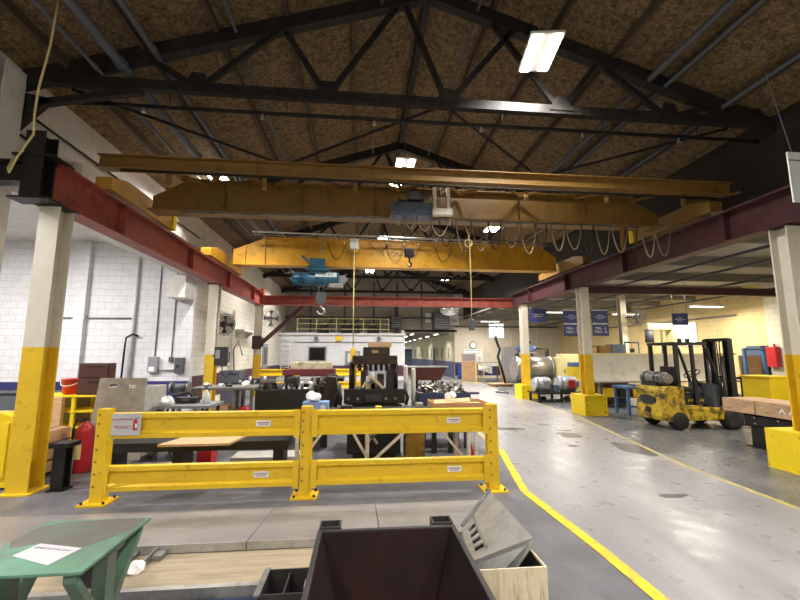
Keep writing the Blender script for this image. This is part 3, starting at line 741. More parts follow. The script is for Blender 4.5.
S(M().box(-2.2, -.66, 2.85, 3.22, 0, .03, .01), 'floor_mat', mat('navy_mat', '#1d2540', .7, var=.1), 'dark navy mat on the floor below the tan conveyor bed', 'mat')
S(M().rag((-1.70, 3.52, .112), .062, 3), 'crumpled_paper', tissue_m, 'crumpled white paper ball on the tan conveyor bed beside the green stand', 'paper')
t = T('battery_case', 'black box standing on the conveyor bed behind the green stand', 'box', (-1.92, 3.46, .084))
M().box(-2.05, -1.79, 3.32, 3.56, .084, .28, .01).out('case', black, t)
M().box(-2.06, -1.78, 3.31, 3.565, .28, .3, .005).out('lid', rubber, t)

t = T('steel_tray', 'small open dark steel tray on the floor between the tan conveyor bed and the hopper', 'tray', (-.45, 3.05, 0))
M().box(-.64, -.29, 2.9, 3.22, 0, .012).out('tray_floor', dark, t)
for b in ((-.64, -.63, 2.9, 3.22), (-.30, -.29, 2.9, 3.22), (-.63, -.30, 3.21, 3.22), (-.63, -.30, 2.9, 2.91)):
    M().box(*b, .012, .2).out('side_wall', hopm, t)
M().box(-.49, -.48, 2.91, 3.21, .012, .18).out('divider', hopm, t)
M().box(-.665, -.625, 2.88, 3.23, .2, .21).out('rim_flange', steel, t)

# hopper
t = T('steel_hopper', 'open dark steel hopper with a rusty inside, at the bottom centre of the picture', 'bin', (.2, 2.1, 0))
a, b, yb, yf, zt = -.26, .65, 2.83, 1.25, .6
w_ = .03
def panel4(p): return M().sheet(p, .008)
inn = .16
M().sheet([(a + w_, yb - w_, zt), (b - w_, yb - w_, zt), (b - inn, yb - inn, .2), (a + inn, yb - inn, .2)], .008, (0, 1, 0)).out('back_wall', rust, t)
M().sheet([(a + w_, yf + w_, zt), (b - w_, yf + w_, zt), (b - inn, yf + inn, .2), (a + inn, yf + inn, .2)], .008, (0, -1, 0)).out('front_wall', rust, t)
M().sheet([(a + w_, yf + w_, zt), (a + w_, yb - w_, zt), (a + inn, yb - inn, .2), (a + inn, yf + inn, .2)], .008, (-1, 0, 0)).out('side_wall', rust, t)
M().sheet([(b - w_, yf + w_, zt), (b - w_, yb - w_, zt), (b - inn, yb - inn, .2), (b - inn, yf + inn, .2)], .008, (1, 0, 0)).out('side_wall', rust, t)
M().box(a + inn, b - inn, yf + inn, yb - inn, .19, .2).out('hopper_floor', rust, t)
for bb in ((a, b, yb - w_, yb), (a, b, yf, yf + w_), (a, a + w_, yf + w_, yb - w_), (b - w_, b, yf + w_, yb - w_)):
    M().box(*bb, .5, zt + .012, .004).out('rim_bar', hopm, t)
for x in (a + .01, b - .15):
    M().box(x, x + .14, yb + .0, yb + .012, .5, .625).box(x, x + .14, yb + .1, yb + .112, .5, .625).box(x, x + .012, yb + .012, yb + .1, .5, .625).box(x + .128, x + .14, yb + .012, yb + .1, .5, .625).out('lifting_pocket', hopm, t)
for x in (a + .03, b - .09):
    for y in (yf + .05, yb - .13):
        M().box(x, x + .06, y, y + .06, 0, .28).out('leg', hopm, t)
M().box(a - .004, a, 2.2, 2.27, .5, .6).out('white_label', labelw, t)
M().prism([(b, .2), (b + .07, .2), (b, .5)], 'y', 2.15, 2.165).out('fin', hopm, t)

# chute and tan bin
t = T('scrap_chute', 'tilted bare sheet metal chute with slots at the end of the conveyor', 'chute', (1.0, 3.3, .0))
A = V((.90, 3.62, .26)); B = V((1.24, 3.88, .47)); D = V((1.2, 2.84, .5)); E_ = V((.80, 3.02, .27))
nn = (B - A).cross(E_ - A).normalized()
if nn.z < 0: nn = -nn
def pq(u, v): return (A * (1 - u) + B * u) * (1 - v) + (E_ * (1 - u) + D * u) * v
# panel with four real slots: strips around the openings
m = M()
def patch(m, u0, u1, v0, v1): m.sheet([pq(u0, v0), pq(u1, v0), pq(u1, v1), pq(u0, v1)], -.01, nn)
patch(m, 0, .13, 0, 1); patch(m, .3, 1, 0, 1)
vs = [.2, .3, .37, .47, .54, .64, .71, .81]
edges = [0] + vs + [1]
for k in range(0, len(edges), 2): patch(m, .13, .3, edges[k], edges[k + 1])
m.out('slotted_panel', galv, t)
M().sheet([pq(.1, .15) - nn * .03, pq(.33, .15) - nn * .03, pq(.33, .86) - nn * .03, pq(.1, .86) - nn * .03], .004).out('slot_shade_sheet', black, t)  # black sheet added below the slots, stands in for the shade behind them
m = M().bar(pq(.34, .05) + nn * .004, pq(.34, .86) + nn * .004, .012, .01)
m.bar(pq(.02, .0) + nn * .01, pq(1, .0) + nn * .01, .03, .02)
m.out('folded_seam', steel, t)
M().sheet([E_ + V((-.02, 0, 0)), D, D + V((-.02, -.03, -.04)), E_ + V((.16, -.1, -.19)), E_ + V((0, -.1, -.19))], .01).out('front_flange', galv, t)
M().sheet([A, E_, E_ + V((-.02, -.04, -.14)), A + V((-.02, 0, -.14))], .01).out('side_flange', galv, t)
for p in (pq(.35, .02), pq(.95, .08)):
    M().bar((p.x, p.y, 0), (p.x, p.y, p.z - .012), .03).out('support_leg', dark, t)

t = T('scrap_bin', 'tan painted steel bin with a dark open top under the chute', 'bin', (.97, 2.4, 0))
x0, x1, y0, y1, z1 = .69, 1.21, 2.05, 2.66, .4
y0 = 2.66; y1 = 2.82
M().box(x0, x1, 2.66, 2.672, 0, z1).out('front_panel', tanbin, t)
M().box(x1 - .012, x1, 2.672, 3.55, 0, z1).out('side_panel', tanbin, t)
M().box(x0, x0 + .012, 2.672, 3.0, 0, z1 - .18).out('side_panel', tanbin, t)
M().box(x0, x1, 3.55, 3.562, 0, .1).out('back_panel', tanbin, t)
M().box(x1 - .016, x1 - .0121, 2.674, 3.548, .012, z1 - .015).box(x0 + .013, x1 - .016, 2.6721, 2.676, .012, z1 - .015).out('inner_black_sheet', black, t)  # black sheets added over the tan panels to darken the bin's inside
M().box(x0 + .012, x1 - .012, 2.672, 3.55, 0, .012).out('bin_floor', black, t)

# ------------------------------------------------------------------ left side behind the rail
t = T('steel_bench', 'long low dark steel bench behind the left half of the guard rail', 'bench', (-2.4, 6.2, 0))
M().box(-3.5, -1.0, 6.0, 6.4, .42, .54, .006).out('bench_top', dark, t)
for x in (-3.46, -2.55, -1.2):
    M().box(x, x + .14, 6.02, 6.38, .02, .42).out('leg', dark, t)
    M().box(x - .05, x + .19, 5.98, 6.42, 0, .02).out('foot', dark, t)
M().box(-3.32, -2.55, 6.15, 6.25, .1, .18).out('lower_bar', dark, t)
t = T('steel_post', 'short black steel post between the left crane column and the guard rail', 'post', (-3.87, 5.9, 0))
M().ib((-3.87, 5.9, .02), (-3.87, 5.9, .54), .14, .16, .02, .02, up=(0, 1, 0)).out('shaft', dark, t)
M().box(-3.98, -3.74, 5.78, 6.02, .54, .6, .005).out('cap_plate', dark, t); M().box(-3.97, -3.77, 5.8, 6.0, 0, .02).out('base_plate', dark, t)
S(M().sheet([(-2.62, 5.72, .545), (-1.72, 5.72, .545), (-1.62, 6.38, .545), (-2.45, 6.38, .545)], .03), 'wood_board', wood, 'pale wooden board lying on the dark steel bench', 'board')
t = T('fire_extinguisher', 'red fire extinguisher with a yellow label beside the left guard post', 'extinguisher', (-4.14, 6.74, 0))
ex, ey = -4.14, 6.74
M().lathe([(.11, 0), (.115, .02), (.115, .58), (.1, .66), (.04, .71), (.04, .74)], (ex, ey, 0), 22).out('cylinder', red, t)
M().prism([(ex + .117 * math.cos(a), ey + .117 * math.sin(a)) for a in [-2.9 + k * .1 for k in range(17)]], 'z', .2, .42).out('label_band', mat('cream_label', '#e0d49a', .5), t)
M().box(ex - .03, ex + .03, ey - .03, ey + .03, .74, .78).bar((ex, ey, .77), (ex + .09, ey - .09, .86), .02, .012).bar((ex, ey, .76), (ex + .1, ey - .1, .78), .02, .012).out('valve_handle', black, t)
M().tube([(ex, ey - .02, .76), (ex - .1, ey - .07, .76), (ex - .135, ey - .07, .62), (ex - .13, ey - .07, .3)], .014, 7).out('hose', rubber, t)
t = T('strapped_crate', 'tan wooden crate with black straps behind the nearest left crane column', 'crate', (-4.6, 6.9, 0))
M().box(-5.4, -4.45, 6.3, 6.9, .06, .64, .01).out('crate_box', wood, t)
M().box(-5.4, -4.45, 6.32, 6.42, 0, .06).out('skid', woodb, t); M().box(-5.4, -4.45, 6.75, 6.85, 0, .06).out('skid', woodb, t)
for z in (.22, .45): M().box(-5.405, -4.445, 6.295, 6.905, z, z + .025).out('strap', black, t)
for x in (-5.1, -4.66): M().box(x, x + .03, 6.292, 6.907, .06, .645).out('strap', black, t)
t = T('plastic_barrier', 'bright yellow rounded plastic barrier block at the left picture edge', 'barrier', (-4.8, 6.1, 0))
m = M().prism([(-5.08, .03), (-4.5, .03), (-4.52, .82), (-4.6, .93), (-4.7, .97), (-5.08, .97)], 'y', 5.95, 6.24)
m.out('body', yel2, t)
for x in (-4.85, -4.66): M().box(x, x + .06, 5.935, 5.95, .15, .85, .01).out('moulded_rib', yel2, t)
M().box(-5.06, -4.54, 5.97, 6.22, 0, .03).out('foot', black, t)
t = T('steel_shelf', 'yellow steel rack with open bays below the red bucket', 'shelf', (-5.0, 8.3, 0))
for x in (-5.95, -5.22, -4.62, -4.0):
    for y in (8.02, 8.56):
        M().box(x, x + .06, y, y + .05, 0, .97).out('upright', yel2, t)
for z in (.12, .42, .7, .97):
    M().box(-5.96, -3.93, 8.0, 8.62, z, z + .03).out('shelf', yel2, t)
M().box(-5.9, -4.0, 8.58, 8.6, .15, .97).out('back_sheet', mat('olive_sheet', '#7d7a48', .6), t)
S(M().box(-5.5, -5.3, 7.9, 7.98, 0, .98, .004), 'wood_post', wood, 'pale upright wooden plank standing in front of the yellow rack', 'plank')
t = T('bucket', 'red plastic bucket on top of the yellow rack', 'bucket', (-5.42, 8.3, 1.0))
M().lathe([(.13, 1.0), (.165, 1.27), (.172, 1.27), (.172, 1.29), (.155, 1.29), (.12, 1.02), (0, 1.02)], (-5.42, 8.3, 0), 22).out('pail', redp, t)
M().tube([(-5.42 + .172 * math.cos(a), 8.3 + .172 * math.sin(a), 1.26 - .1 * math.sin(-a)) for a in [PI + k * PI / 10 for k in range(11)]], .006, 6).out('handle', labelw, t)
t = T('tool_chest', 'dark brown two drawer steel chest on the yellow rack beside the bucket', 'chest', (-4.9, 8.3, 1.0))
brownm = mat('brown_enamel', '#4a2a24', .45, var=.1)
M().box(-5.2, -4.66, 8.1, 8.3, 1.0, 1.58, .008).out('body', brownm, t)
for z in (1.04, 1.32):
    d = M().box(-5.18, -4.68, 8.085, 8.1, z, z + .24, .003).out('drawer', brownm, t)
    M().box(-5.0, -4.76, 8.07, 8.085, z + .19, z + .21).out('handle', black, d)
t = T('plastic_tote', 'big dirty grey plastic tote with two hand slots, behind the paper notice', 'tote', (-3.95, 7.3, 0))
def gt(u, z, y): return (-4.24 + u * .78 + (.5 - u) * .10 * (z - .7), y + .12 * (z - .7), z)
m = M()
cells = [(0, .22, .1, 1.36), (.22, .38, .1, 1.2), (.22, .38, 1.26, 1.36), (.38, .62, .1, 1.36), (.62, .78, .1, 1.2), (.62, .78, 1.26, 1.36), (.78, 1, .1, 1.36)]
for u0, u1, z0, z1 in cells:
    m.sheet([gt(u0, z0, 7.0), gt(u1, z0, 7.0), gt(u1, z1, 7.0), gt(u0, z1, 7.0)], .03, (0, 1, 0))
m.out('front_wall', plas, t)
M().box(-4.2, -4.14, 7.06, 7.8, .1, 1.2).out('side_wall', plas, t); M().box(-3.55, -3.49, 7.06, 7.8, .1, 1.2).out('side_wall', plas, t)
M().box(-4.14, -3.55, 7.74, 7.8, .1, 1.2).out('back_wall', plas, t); M().box(-4.14, -3.55, 7.03, 7.74, .1, .14).out('floor_panel', plas, t)
for x in (-4.12, -3.7): M().box(x, x + .12, 7.0, 7.75, 0, .1).out('runner', plas, t)
t = T('work_cart', 'grey topped work cart with clutter, right of the dirty grey tote', 'cart', (-2.9, 7.5, 0))
M().box(-3.42, -2.5, 7.2, 7.9, .84, .89, .005).out('cart_top', grey, t)
M().box(-3.38, -2.54, 7.25, 7.85, .3, .33).out('lower_shelf', dgrey, t)
for x in (-3.38, -2.6):
    for y in (7.25, 7.8): M().box(x, x + .05, y, y + .05, .0, .84).out('leg', dgrey, t)
S(M().rag((-3.28, 7.35, .942), .11, 5), 'rag', tissue_m, 'white rag on the left end of the grey work cart', 'rag')
t = T('spray_bottle', 'clear white capped bottle on the grey work cart', 'bottle', (-2.68, 7.5, .89))
M().lathe([(.06, .89), (.062, 1.03), (.03, 1.1), (.02, 1.13)], (-2.68, 7.5, 0), 16).out('bottle_body', labelw, t)
M().cyl((-2.68, 7.5, 1.13), (-2.68, 7.5, 1.17), .024, 12).out('cap', navy, t)
for x, y, m_, nm, lab, s_ in ((-3.02, 7.6, black, 'tool_case', 'black tool case on the grey work cart', (.34, .22, .1)), (-2.95, 7.35, navy, 'parts_box', 'navy parts box on the lower shelf of the grey work cart', (.3, .3, .2)),):
    z = .89 if 'case' in nm else .33
    tt = T(nm, lab, 'box', (x, y, z))
    M().box(x - s_[0] / 2, x + s_[0] / 2, y - s_[1] / 2, y + s_[1] / 2, z, z + s_[2], .008).out('body', m_, tt)
    M().box(x - .06, x + .06, y - s_[1] / 2 - .012, y - s_[1] / 2, z + s_[2] * .6, z + s_[2] * .75).out('latch', grey, tt)
S(M().box(-3.36, -3.12, 7.35, 7.7, .33, .58, .01), 'parts_bin', redp, 'red bin on the lower shelf of the grey work cart', 'bin')
S(M().box(-2.5, -2.28, 6.75, 7.0, 0, .36, .01), 'tool_box', redp, 'red box on the floor behind the middle leg of the dark bench', 'box')
S(M().sheet([(-3.9, 6.6, .012), (-2.7, 6.6, .012), (-2.7, 7.1, .012), (-3.9, 7.1, .012)], .01), 'floor_sheet', mat('pale_sheet', '#cfc9bd', .7, dirt='#6d675c', amt=.45), 'pale dirty sheet on the floor behind the dark steel bench', 'sheet')
S(M().box(-2.0, -.95, 6.75, 7.2, .0, .14, .01), 'pale_plate', mat('pale_plate', '#bdb8ae', .5, .2), 'pale metal plate on the floor behind the dark bench, under the wooden board', 'plate')
t = T('black_cabinet', 'long low black steel cabinet before the striped white wall, left of the crane column', 'cabinet', (-9, 11.5, 0))
M().box(-10.6, -7.6, 11.2, 12.0, .06, .78, .01).out('body', black, t)
for x in (-10.4, -9.6, -8.8, -8.0): M().box(x - .3, x + .38, 11.185, 11.2, .12, .7).out('door', dgrey, t)
M().box(-10.5, -7.7, 11.25, 11.95, 0, .06).out('plinth', rubber, t)

# wall items, side bay wall
def wallbox(x0, x1, z0, z1, y, d, m_, nm, lab, cat='box', extra=None):
    t = T(nm, lab, cat, ((x0 + x1) / 2, y, z0))
    M().box(x0, x1, y - d, y - .001, z0, z1, .008).out('enclosure', m_, t)
    M().box(x0 + .03, x1 - .03, y - d - .006, y - d, z0 + .05, z1 - .05).out('cover', m_, t)
    if extra: extra(t)
    return t
wallbox(-6.5, -6.22, 1.18, 1.66, 13.3, .14, grey, 'switch_box', 'grey electrical switch box with a white tag on the white wall', extra=lambda t: M().box(-6.46, -6.3, 13.15, 13.155, 1.22, 1.36).out('tag_label', labelw, t))
wallbox(-5.72, -5.46, 1.16, 1.64, 13.3, .14, dgrey, 'switch_box', 'dark grey electrical box nearest the corner of the white wall', extra=lambda t: M().box(-5.66, -5.56, 13.15, 13.155, 1.32, 1.42).out('switch', black, t))
wallbox(-5.92, -5.8, 1.5, 1.66, 13.3, .09, dgrey, 'outlet_box', 'small outlet box between two bigger boxes on the white wall')
t = T('wall_conduit', 'thin conduits dropping to the electrical boxes on the white wall', 'conduit', (-6.1, 13.27, 1.2))
for x, z in ((-6.36, 1.67), (-5.86, 1.67)): M().tube([(x, 13.27, z), (x, 13.27, 5.0)], .018, 6).out('conduit_drop', wire_m, t)
M().tube([(-6.21, 13.25, 1.25), (-5.73, 13.25, 1.25)], .025, 6).out('conduit_link', wire_m, t)
t = T('wall_pipe', 'white pipe with a dark hose hanging from it on the white wall', 'pipe', (-7.05, 13.22, .95))
M().tube([(-7.05, 13.22, 1.0), (-7.05, 13.22, 5.2)], .05, 10).out('standpipe', whitep, t)
M().tube([(-9.3, 13.24, 2.86), (-7.1, 13.24, 2.86)], .02, 6).out('branch', wire_m, t)
M().tube([(-6.85, 13.2, 2.3), (-7.0, 13.15, 2.36), (-7.18, 13.15, 2.25), (-7.2, 13.15, 1.9), (-7.22, 13.15, 1.0)], .03, 8).out('hose', rubber, t)
S(M().box(-5.85, -5.31, 12.6, 13.28, 3.45, 4.14, .01), 'duct_box', whitep, 'white duct box hanging in the corner under the left wall beam', 'duct')
# fans
def fan(name, loc, face, r, lab, m_, arm):
    t = T(name, lab, 'fan', loc)
    d = V(face).normalized(); q = d.to_track_quat('Z', 'Y').to_matrix().to_4x4(); c = V(loc)
    m = M()
    for k in range(5): m.tube([c + d * (.1 - .02 * k) + q @ V((r * (.25 + .19 * k) * math.cos(a * PI / 12), r * (.25 + .19 * k) * math.sin(a * PI / 12), 0)) for a in range(25)], .012, 5)
    for k in range(16):
        a = 2 * PI * k / 16
        m.tube([c + q @ V((.1 * r * math.cos(a), .1 * r * math.sin(a), .12)), c + q @ V((.7 * r * math.cos(a), .7 * r * math.sin(a), .08)), c + q @ V((r * math.cos(a), r * math.sin(a), .0)), c + q @ V((.8 * r * math.cos(a), .8 * r * math.sin(a), -.1))], .006, 4)
    m.out('hanging_cage', m_, t)
    m = M()
    for k in range(4):
        a = PI / 2 * k; u = q @ V((math.cos(a), math.sin(a), .25)); 
        p1 = c + q @ V((.12 * r * math.cos(a), .12 * r * math.sin(a), .02)); p2 = c + q @ V((.85 * r * math.cos(a - .3), .85 * r * math.sin(a - .3), -.02)); p3 = c + q @ V((.85 * r * math.cos(a + .3), .85 * r * math.sin(a + .3), .04))
        m.sheet([p1, p2, p3], .006)
    m.cyl(c - d * .03, c + d * .07, r * .14, 14)
    m.out('blade_set', dgrey, t)
    M().cyl(c - d * .22, c - d * .04, r * .28, 16).out('motor', m_, t)
    M().bar(c - d * .15, V(arm), .04).out('bracket', m_, t)
    return t
fan('wall_fan', (-4.62, 14.2, 2.75), (.75, -.75, -.1), .36, 'dark wall fan just right of the second left crane column', black, (-5.28, 14.5, 2.75))
fan('wall_fan', (-4.78, 22.0, 3.65), (.6, -.8, 0), .52, 'grey caged wall fan in the corner near the mezzanine', galv, (-5.28, 22.3, 3.65))
fan('wall_fan', (10.75, 14.6, 3.2), (-.3, -1, 0), .34, 'black fan on the pale column above the forklift', black, (10.6, 15.08, 3.2))

# left wall items
t = T('control_panel', 'dark control box beside the second left crane column', 'control box', (-3.93, 11.95, 1.42))
M().box(-4.06, -3.74, 11.75, 11.95, 1.42, 1.95, .01).out('enclosure', black, t)
M().box(-4.02, -3.9, 11.73, 11.75, 1.62, 1.86).out('cover', grey, t)
M().tube([(-3.86, 11.85, 1.42), (-3.86, 11.85, 1.2), (-3.7, 11.8, 1.1), (-3.6, 11.85, 1.3)], .015, 6).out('hanging_lead', rubber, t)
M().bar((-4.13, 11.85, 1.7), (-4.06, 11.85, 1.7), .05).out('bracket', dgrey, t)
t = T('tool_board', 'white hook board with small tools on the left wall behind the fan', 'board', (-5.25, 16.2, 1.35))
M().box(-5.29, -5.27, 15.6, 17.1, 1.3, 1.95).out('panel', labelw, t)
for k in range(5): M().box(-5.265, -5.24, 15.75 + k * .28, 15.83 + k * .28, 1.4 + .05 * (k % 2), 1.85).out('hook_tool', dark, t)
t = T('wall_shelf', 'narrow white shelf fixed on the left wall between the two fans', 'shelf', (-5.1, 18.6, 2.75))
M().box(-5.29, -4.9, 17.6, 19.6, 2.72, 2.8).out('board', whitep, t)
for y in (17.8, 19.3): M().prism([(-5.29, 2.72), (-4.95, 2.72), (-5.29, 2.45)], 'y', y, y + .04).out('bracket', whitep, t)
t = T('jib_boom', 'slanted maroon jib boom on the farthest left crane column', 'jib crane', (-4.1, 17.25, 1.9))
M().bar((-4.05, 17.1, 2.2), (-2.42, 17.1, 3.74), .12, .16).out('boom', maroon, t)
M().box(-4.42, -4.05, 17.0, 17.14, 1.95, 2.5, .02).out('pivot_bracket', maroon, t)
M().cyl((-4.05, 17.08, 2.05), (-4.05, 17.08, 2.45), .07, 12).out('pivot_pin', dark, t)
dr = ST(M().box(-5.3, -5.24, 22.6, 23.7, 0, 2.3), 'door_2', grey)
M().box(-5.245, -5.225, 22.75, 23.55, 1.2, 2.1).out('door_window', glass_d, dr)

# workbench left
t = T('workbench', 'cluttered dark workbench right of the second left crane column', 'workbench', (-3.2, 10.2, 0))
M().box(-3.85, -2.45, 9.8, 10.7, .92, .98, .006).out('bench_top', mat('bench_grey', '#6f6c66', .5, var=.2), t)
for x in (-3.8, -2.95, -2.55):
    for y in (9.85, 10.6): M().box(x, x + .07, y, y + .07, 0, .92).out('leg', steel, t)
M().box(-3.75, -2.5, 9.9, 10.6, .25, .28).out('lower_shelf', dgrey, t)
S(M().box(-3.45, -3.05, 9.95, 10.3, .282, .56, .005), 'carton', card, 'small brown carton on the lower shelf of the left workbench', 'carton')
S(M().rag((-2.72, 10.1, .385), .2, 9), 'shop_cloth', redp, 'crumpled red cloth on the lower shelf of the left workbench', 'cloth')
for k, (x, y, s_, m_, lab) in enumerate(((-3.6, 10.1, .09, galv, 'grey rounded casting on the left end of the workbench'), (-3.35, 10.3, .06, labelw, 'small white part in the middle of the workbench'),
                                        (-2.75, 10.2, .1, tissue_m, 'white crumpled cloth on the right end of the workbench'), (-3.1, 10.1, .07, dark, 'small dark part in the middle of the workbench'))):
    S(M().rag((x, y, .98 + s_ * .44), s_, 20 + k), 'bench_part', m_, lab, 'part')
t = T('parts_washer', 'dark grey steel box machine with black knobs by the left wall, behind the workbench', 'machine', (-4.2, 13.9, 0))
M().box(-4.6, -3.95, 13.9, 14.5, .8, 1.2, .02).out('body', dgrey, t)
M().box(-4.55, -4.0, 13.95, 14.45, 0, .8).out('stand', dgrey, t)
for k in range(3): M().cyl((-4.25 + .09 * k, 13.9, 1.1), (-4.25 + .09 * k, 13.86, 1.1), .03, 10).out('knob', black, t)
M().tube([(-4.2, 14.1, 1.2), (-4.25, 14.1, 1.9), (-4.1, 14.1, 2.2), (-3.95, 14.1, 1.7)], .02, 6).out('hose', rubber, t)
t = T('bench_grinder', 'dark bench grinder on a pedestal left of the workbench', 'grinder', (-4.0, 9.6, 0))
M().cyl((-4.0, 9.6, .04), (-4.0, 9.6, .9), .05, 12).out('pedestal', dgrey, t); M().cyl((-4.0, 9.6, 0), (-4.0, 9.6, .04), .2, 18).out('base', dark, t)
M().cyl((-4.12, 9.6, 1.0), (-3.88, 9.6, 1.0), .09, 16).box(-4.06, -3.94, 9.53, 9.67, .9, .95).out('motor', dgrey, t)
for x in (-4.2, -3.84): M().cyl((x, 9.6, 1.0), (x + .04, 9.6, 1.0), .13, 20).out('grinding_wheel', steel, t)
S(M().tube([(-3.7, 8.6, .012), (-3.75, 8.4, .5), (-3.6, 8.3, .95), (-3.35, 8.4, 1.0), (-3.1, 8.5, .75), (-3.05, 8.5, .4), (-3.2, 8.55, .012)], .03, 8), 'air_hose', rubber, 'thick black hose arched over the floor behind the grey work cart', 'hose')

# ------------------------------------------------------------------ dies and machines in the middle
def block(m, x0, x1, y0, y1, z0, z1): m.box(x0, x1, y0, y1, z0, z1, .008)
t = T('die_press', 'low dark greasy die machine behind the left half of the guard rail', 'machine', (-1.3, 8.4, 0))
M().box(-1.95, -1.05, 7.9, 8.15, .74, 1.08, .01).out('front_beam', dark, t)
M().box(-1.95, -.6, 7.9, 9.7, .52, .74, .01).out('bed', dark, t)
for x in (-1.92, -.72):
    for y in (7.95, 9.5): M().box(x, x + .12, y, y + .12, 0, .52).out('leg', dark, t)
for k in range(6):
    y = 8.3 + k * .25
    M().cyl((-1.6 + .05 * k, y, 1.06 + .02 * k), (-.95 + .02 * k, y, 1.06 + .02 * k), .03, 12).out('roller', galv, t)
M().box(-1.68, -1.6, 8.2, 9.7, .74, 1.1).out('roller_frame', dark, t); M().box(-.9, -.82, 8.2, 9.7, .74, 1.14).out('roller_frame', dark, t)
rr = random.Random(5)
for k in range(26):
    x = -1.5 + rr.random() * .85; y = 8.2 + rr.random() * 1.4; h = .22 + rr.random() * .34; s_ = .03 + rr.random() * .07
    M().box(x - s_, x + s_, y - s_, y + s_, .74, .74 + h, .008).out('die_block', (dark, steel, hopm, dark, galv)[k % 5], t)
for k in range(9):
    x = -1.9 + k * .1
    M().cyl((x, 8.02, 1.08), (x, 8.02, 1.197), .025, 10).out('clamp_stud', (steel, dark)[k % 2], t)
M().prism([(-.78, .55), (-.58, .55), (-.42, 1.05), (-.46, 1.3), (-.62, 1.32), (-.74, .9)], 'y', 7.95, 8.3).out('side_arm', mat('brown_black_steel', '#33241f', .5, .3, var=.2), t)
M().box(-1.2, -.7, 7.86, 7.9, .56, .7).out('control_plate', hopm, t)

t = T('die_cart', 'maroon cart with a pale slab on top behind the low die machine', 'cart', (-1.4, 12, 0))
M().box(-2.15, -.72, 11.6, 12.5, 1.16, 1.32, .01).out('cart_bed', mat('cart_maroon', '#6a2c2a', .5, var=.15), t)
for x in (-2.1, -.9):
    for y in (11.65, 12.35): M().box(x, x + .12, y, y + .1, .1, 1.16).out('leg', dark, t)
    for y in (11.7, 12.4): M().cyl((x + .03, y, .1), (x + .09, y, .1), .1, 14).out('caster', rubber, t)
M().box(-2.0, -.95, 11.7, 12.4, .5, .9, .02).out('machine_core', dark, t)
S(M().box(-1.95, -.82, 11.7, 12.4, 1.32, 1.52, .02), 'stone_slab', mat('pale_slab', '#c9bd9d', .7, dirt='#7c735c', amt=.42), 'pale speckled slab resting on the maroon cart', 'slab')

t = T('stamping_die', 'tall dark stamping die stack in the middle behind the guard rail', 'machine', (.3, 7.9, 0))
dk = mat('brown_die_steel', '#43332b', .45, .35, var=.25, dirt='#1c1713', amt=.45)
M().box(-.25, .78, 7.5, 8.5, .62, .84, .012).out('die_shoe', dark, t)
M().box(-.2, .72, 7.55, 8.45, .84, 1.1, .01).out('lower_bolster', dark, t)
M().box(-.28, .82, 7.42, 7.5, .86, 1.12, .01).out('front_beam', dark, t)
for x in (-.2, .62):
    for y in (7.6, 8.3): M().box(x, x + .1, y, y + .1, 0, .62).out('leg', dark, t)
    for y in (7.66, 8.34): M().cyl((x + .05, y, 1.1), (x + .05, y, 1.58), .05, 14).out('guide_post', dark, t)
M().box(-.14, .7, 7.55, 8.4, 1.55, 1.72, .012).out('upper_bolster', dk, t)
M().box(.06, .56, 7.6, 8.3, 1.72, 1.88, .01).out('top_plate', dk, t)
for k in range(7): M().cyl((.0 + k * .1, 7.6, 1.44), (.0 + k * .1, 7.6, 1.55), .035, 10).out('punch', dark, t)
for i, (x, z, w_, h) in enumerate(((.02, 1.1, .1, .34), (.2, 1.1, .12, .2), (.33, 1.1, .12, .28), (.5, 1.1, .14, .36), (.1, 1.1, .2, .12))):
    M().box(x, x + w_, 7.56, 7.8, z, z + h, .01).out('die_block', (dark, steel, dk, dark, tanbin)[i], t)
M().bar((.2, 7.53, 1.36), (.44, 7.53, 1.12), .05).bar((.2, 7.53, 1.36), (.05, 7.53, 1.14), .04).out('feed_arm', tanbin, t)
M().box(.2, .27, 7.525, 7.55, 1.28, 1.42).out('white_plate', labelw, t)
M().box(.22, .34, 7.595, 7.6, 1.77, 1.82).out('brass_plate', card, t)
for k in range(6): M().cyl((-.2 + .17 * k, 7.42, .95), (-.2 + .17 * k, 7.4, .95), .025, 10).out('bolt_head', steel, t)
M().box(.1, .4, 7.38, 7.42, .9, 1.02, .01).out('valve_block', hopm, t)
for x in (-.36, .86): M().tube([(x, 7.6, .8), (x + .03, 7.5, .95), (x - .02, 7.55, 1.1), (x, 7.7, 1.2)], .03, 7).out('hydraulic_line', rubber, t)
for x in (-.4, .82): M().box(x, x + .1, 7.55, 7.7, .62, .82, .015).out('side_fitting', galv, t)
S(M().box(.16, .6, 7.7, 8.2, 1.88, 1.97, .01), 'wood_box', wood, 'flat tan wooden box on top of the tall die stack', 'box')
t = T('press_side_unit', 'dark side unit with a round top left of the tall die stack', 'machine', (-.68, 10.1, 0))
M().box(-.9, -.45, 9.85, 10.4, .0, .95, .02).out('body', dark, t)
M().box(-1.0, -.38, 9.78, 10.5, 1.1, 1.18, .02).out('table_plate', dark, t)
M().cyl((-.68, 10.1, .95), (-.68, 10.1, 1.1), .12, 16).out('column', dark, t)
M().cyl((-.68, 10.1, 1.18), (-.68, 10.1, 1.26), .14, 16).out('chuck', dark, t)
S(M().box(-.18, -.08, 10.0, 10.1, 0, 1.75, .004), 'yellow_post', yel, 'slim yellow post standing left of the tall die stack', 'post')
for i, (x, y, z1) in enumerate(((.95, 8.4, 1.52), (1.06, 8.0, 1.48))):
    S(M().lathe([(.045, .0), (.045, z1 - .05), (.03, z1), (0, z1)], (x, y, 0), 14), 'air_cylinder', mat('pale_tube', '#d2cfc4', .5), ['pale upright tube nearest the tall die stack', 'pale upright tube in front of the maroon trough'][i], 'tube')
t = T('scrap_tub', 'dark blue steel tub full of metal scrap right of the tall die stack', 'tub', (1.6, 8.1, 0))
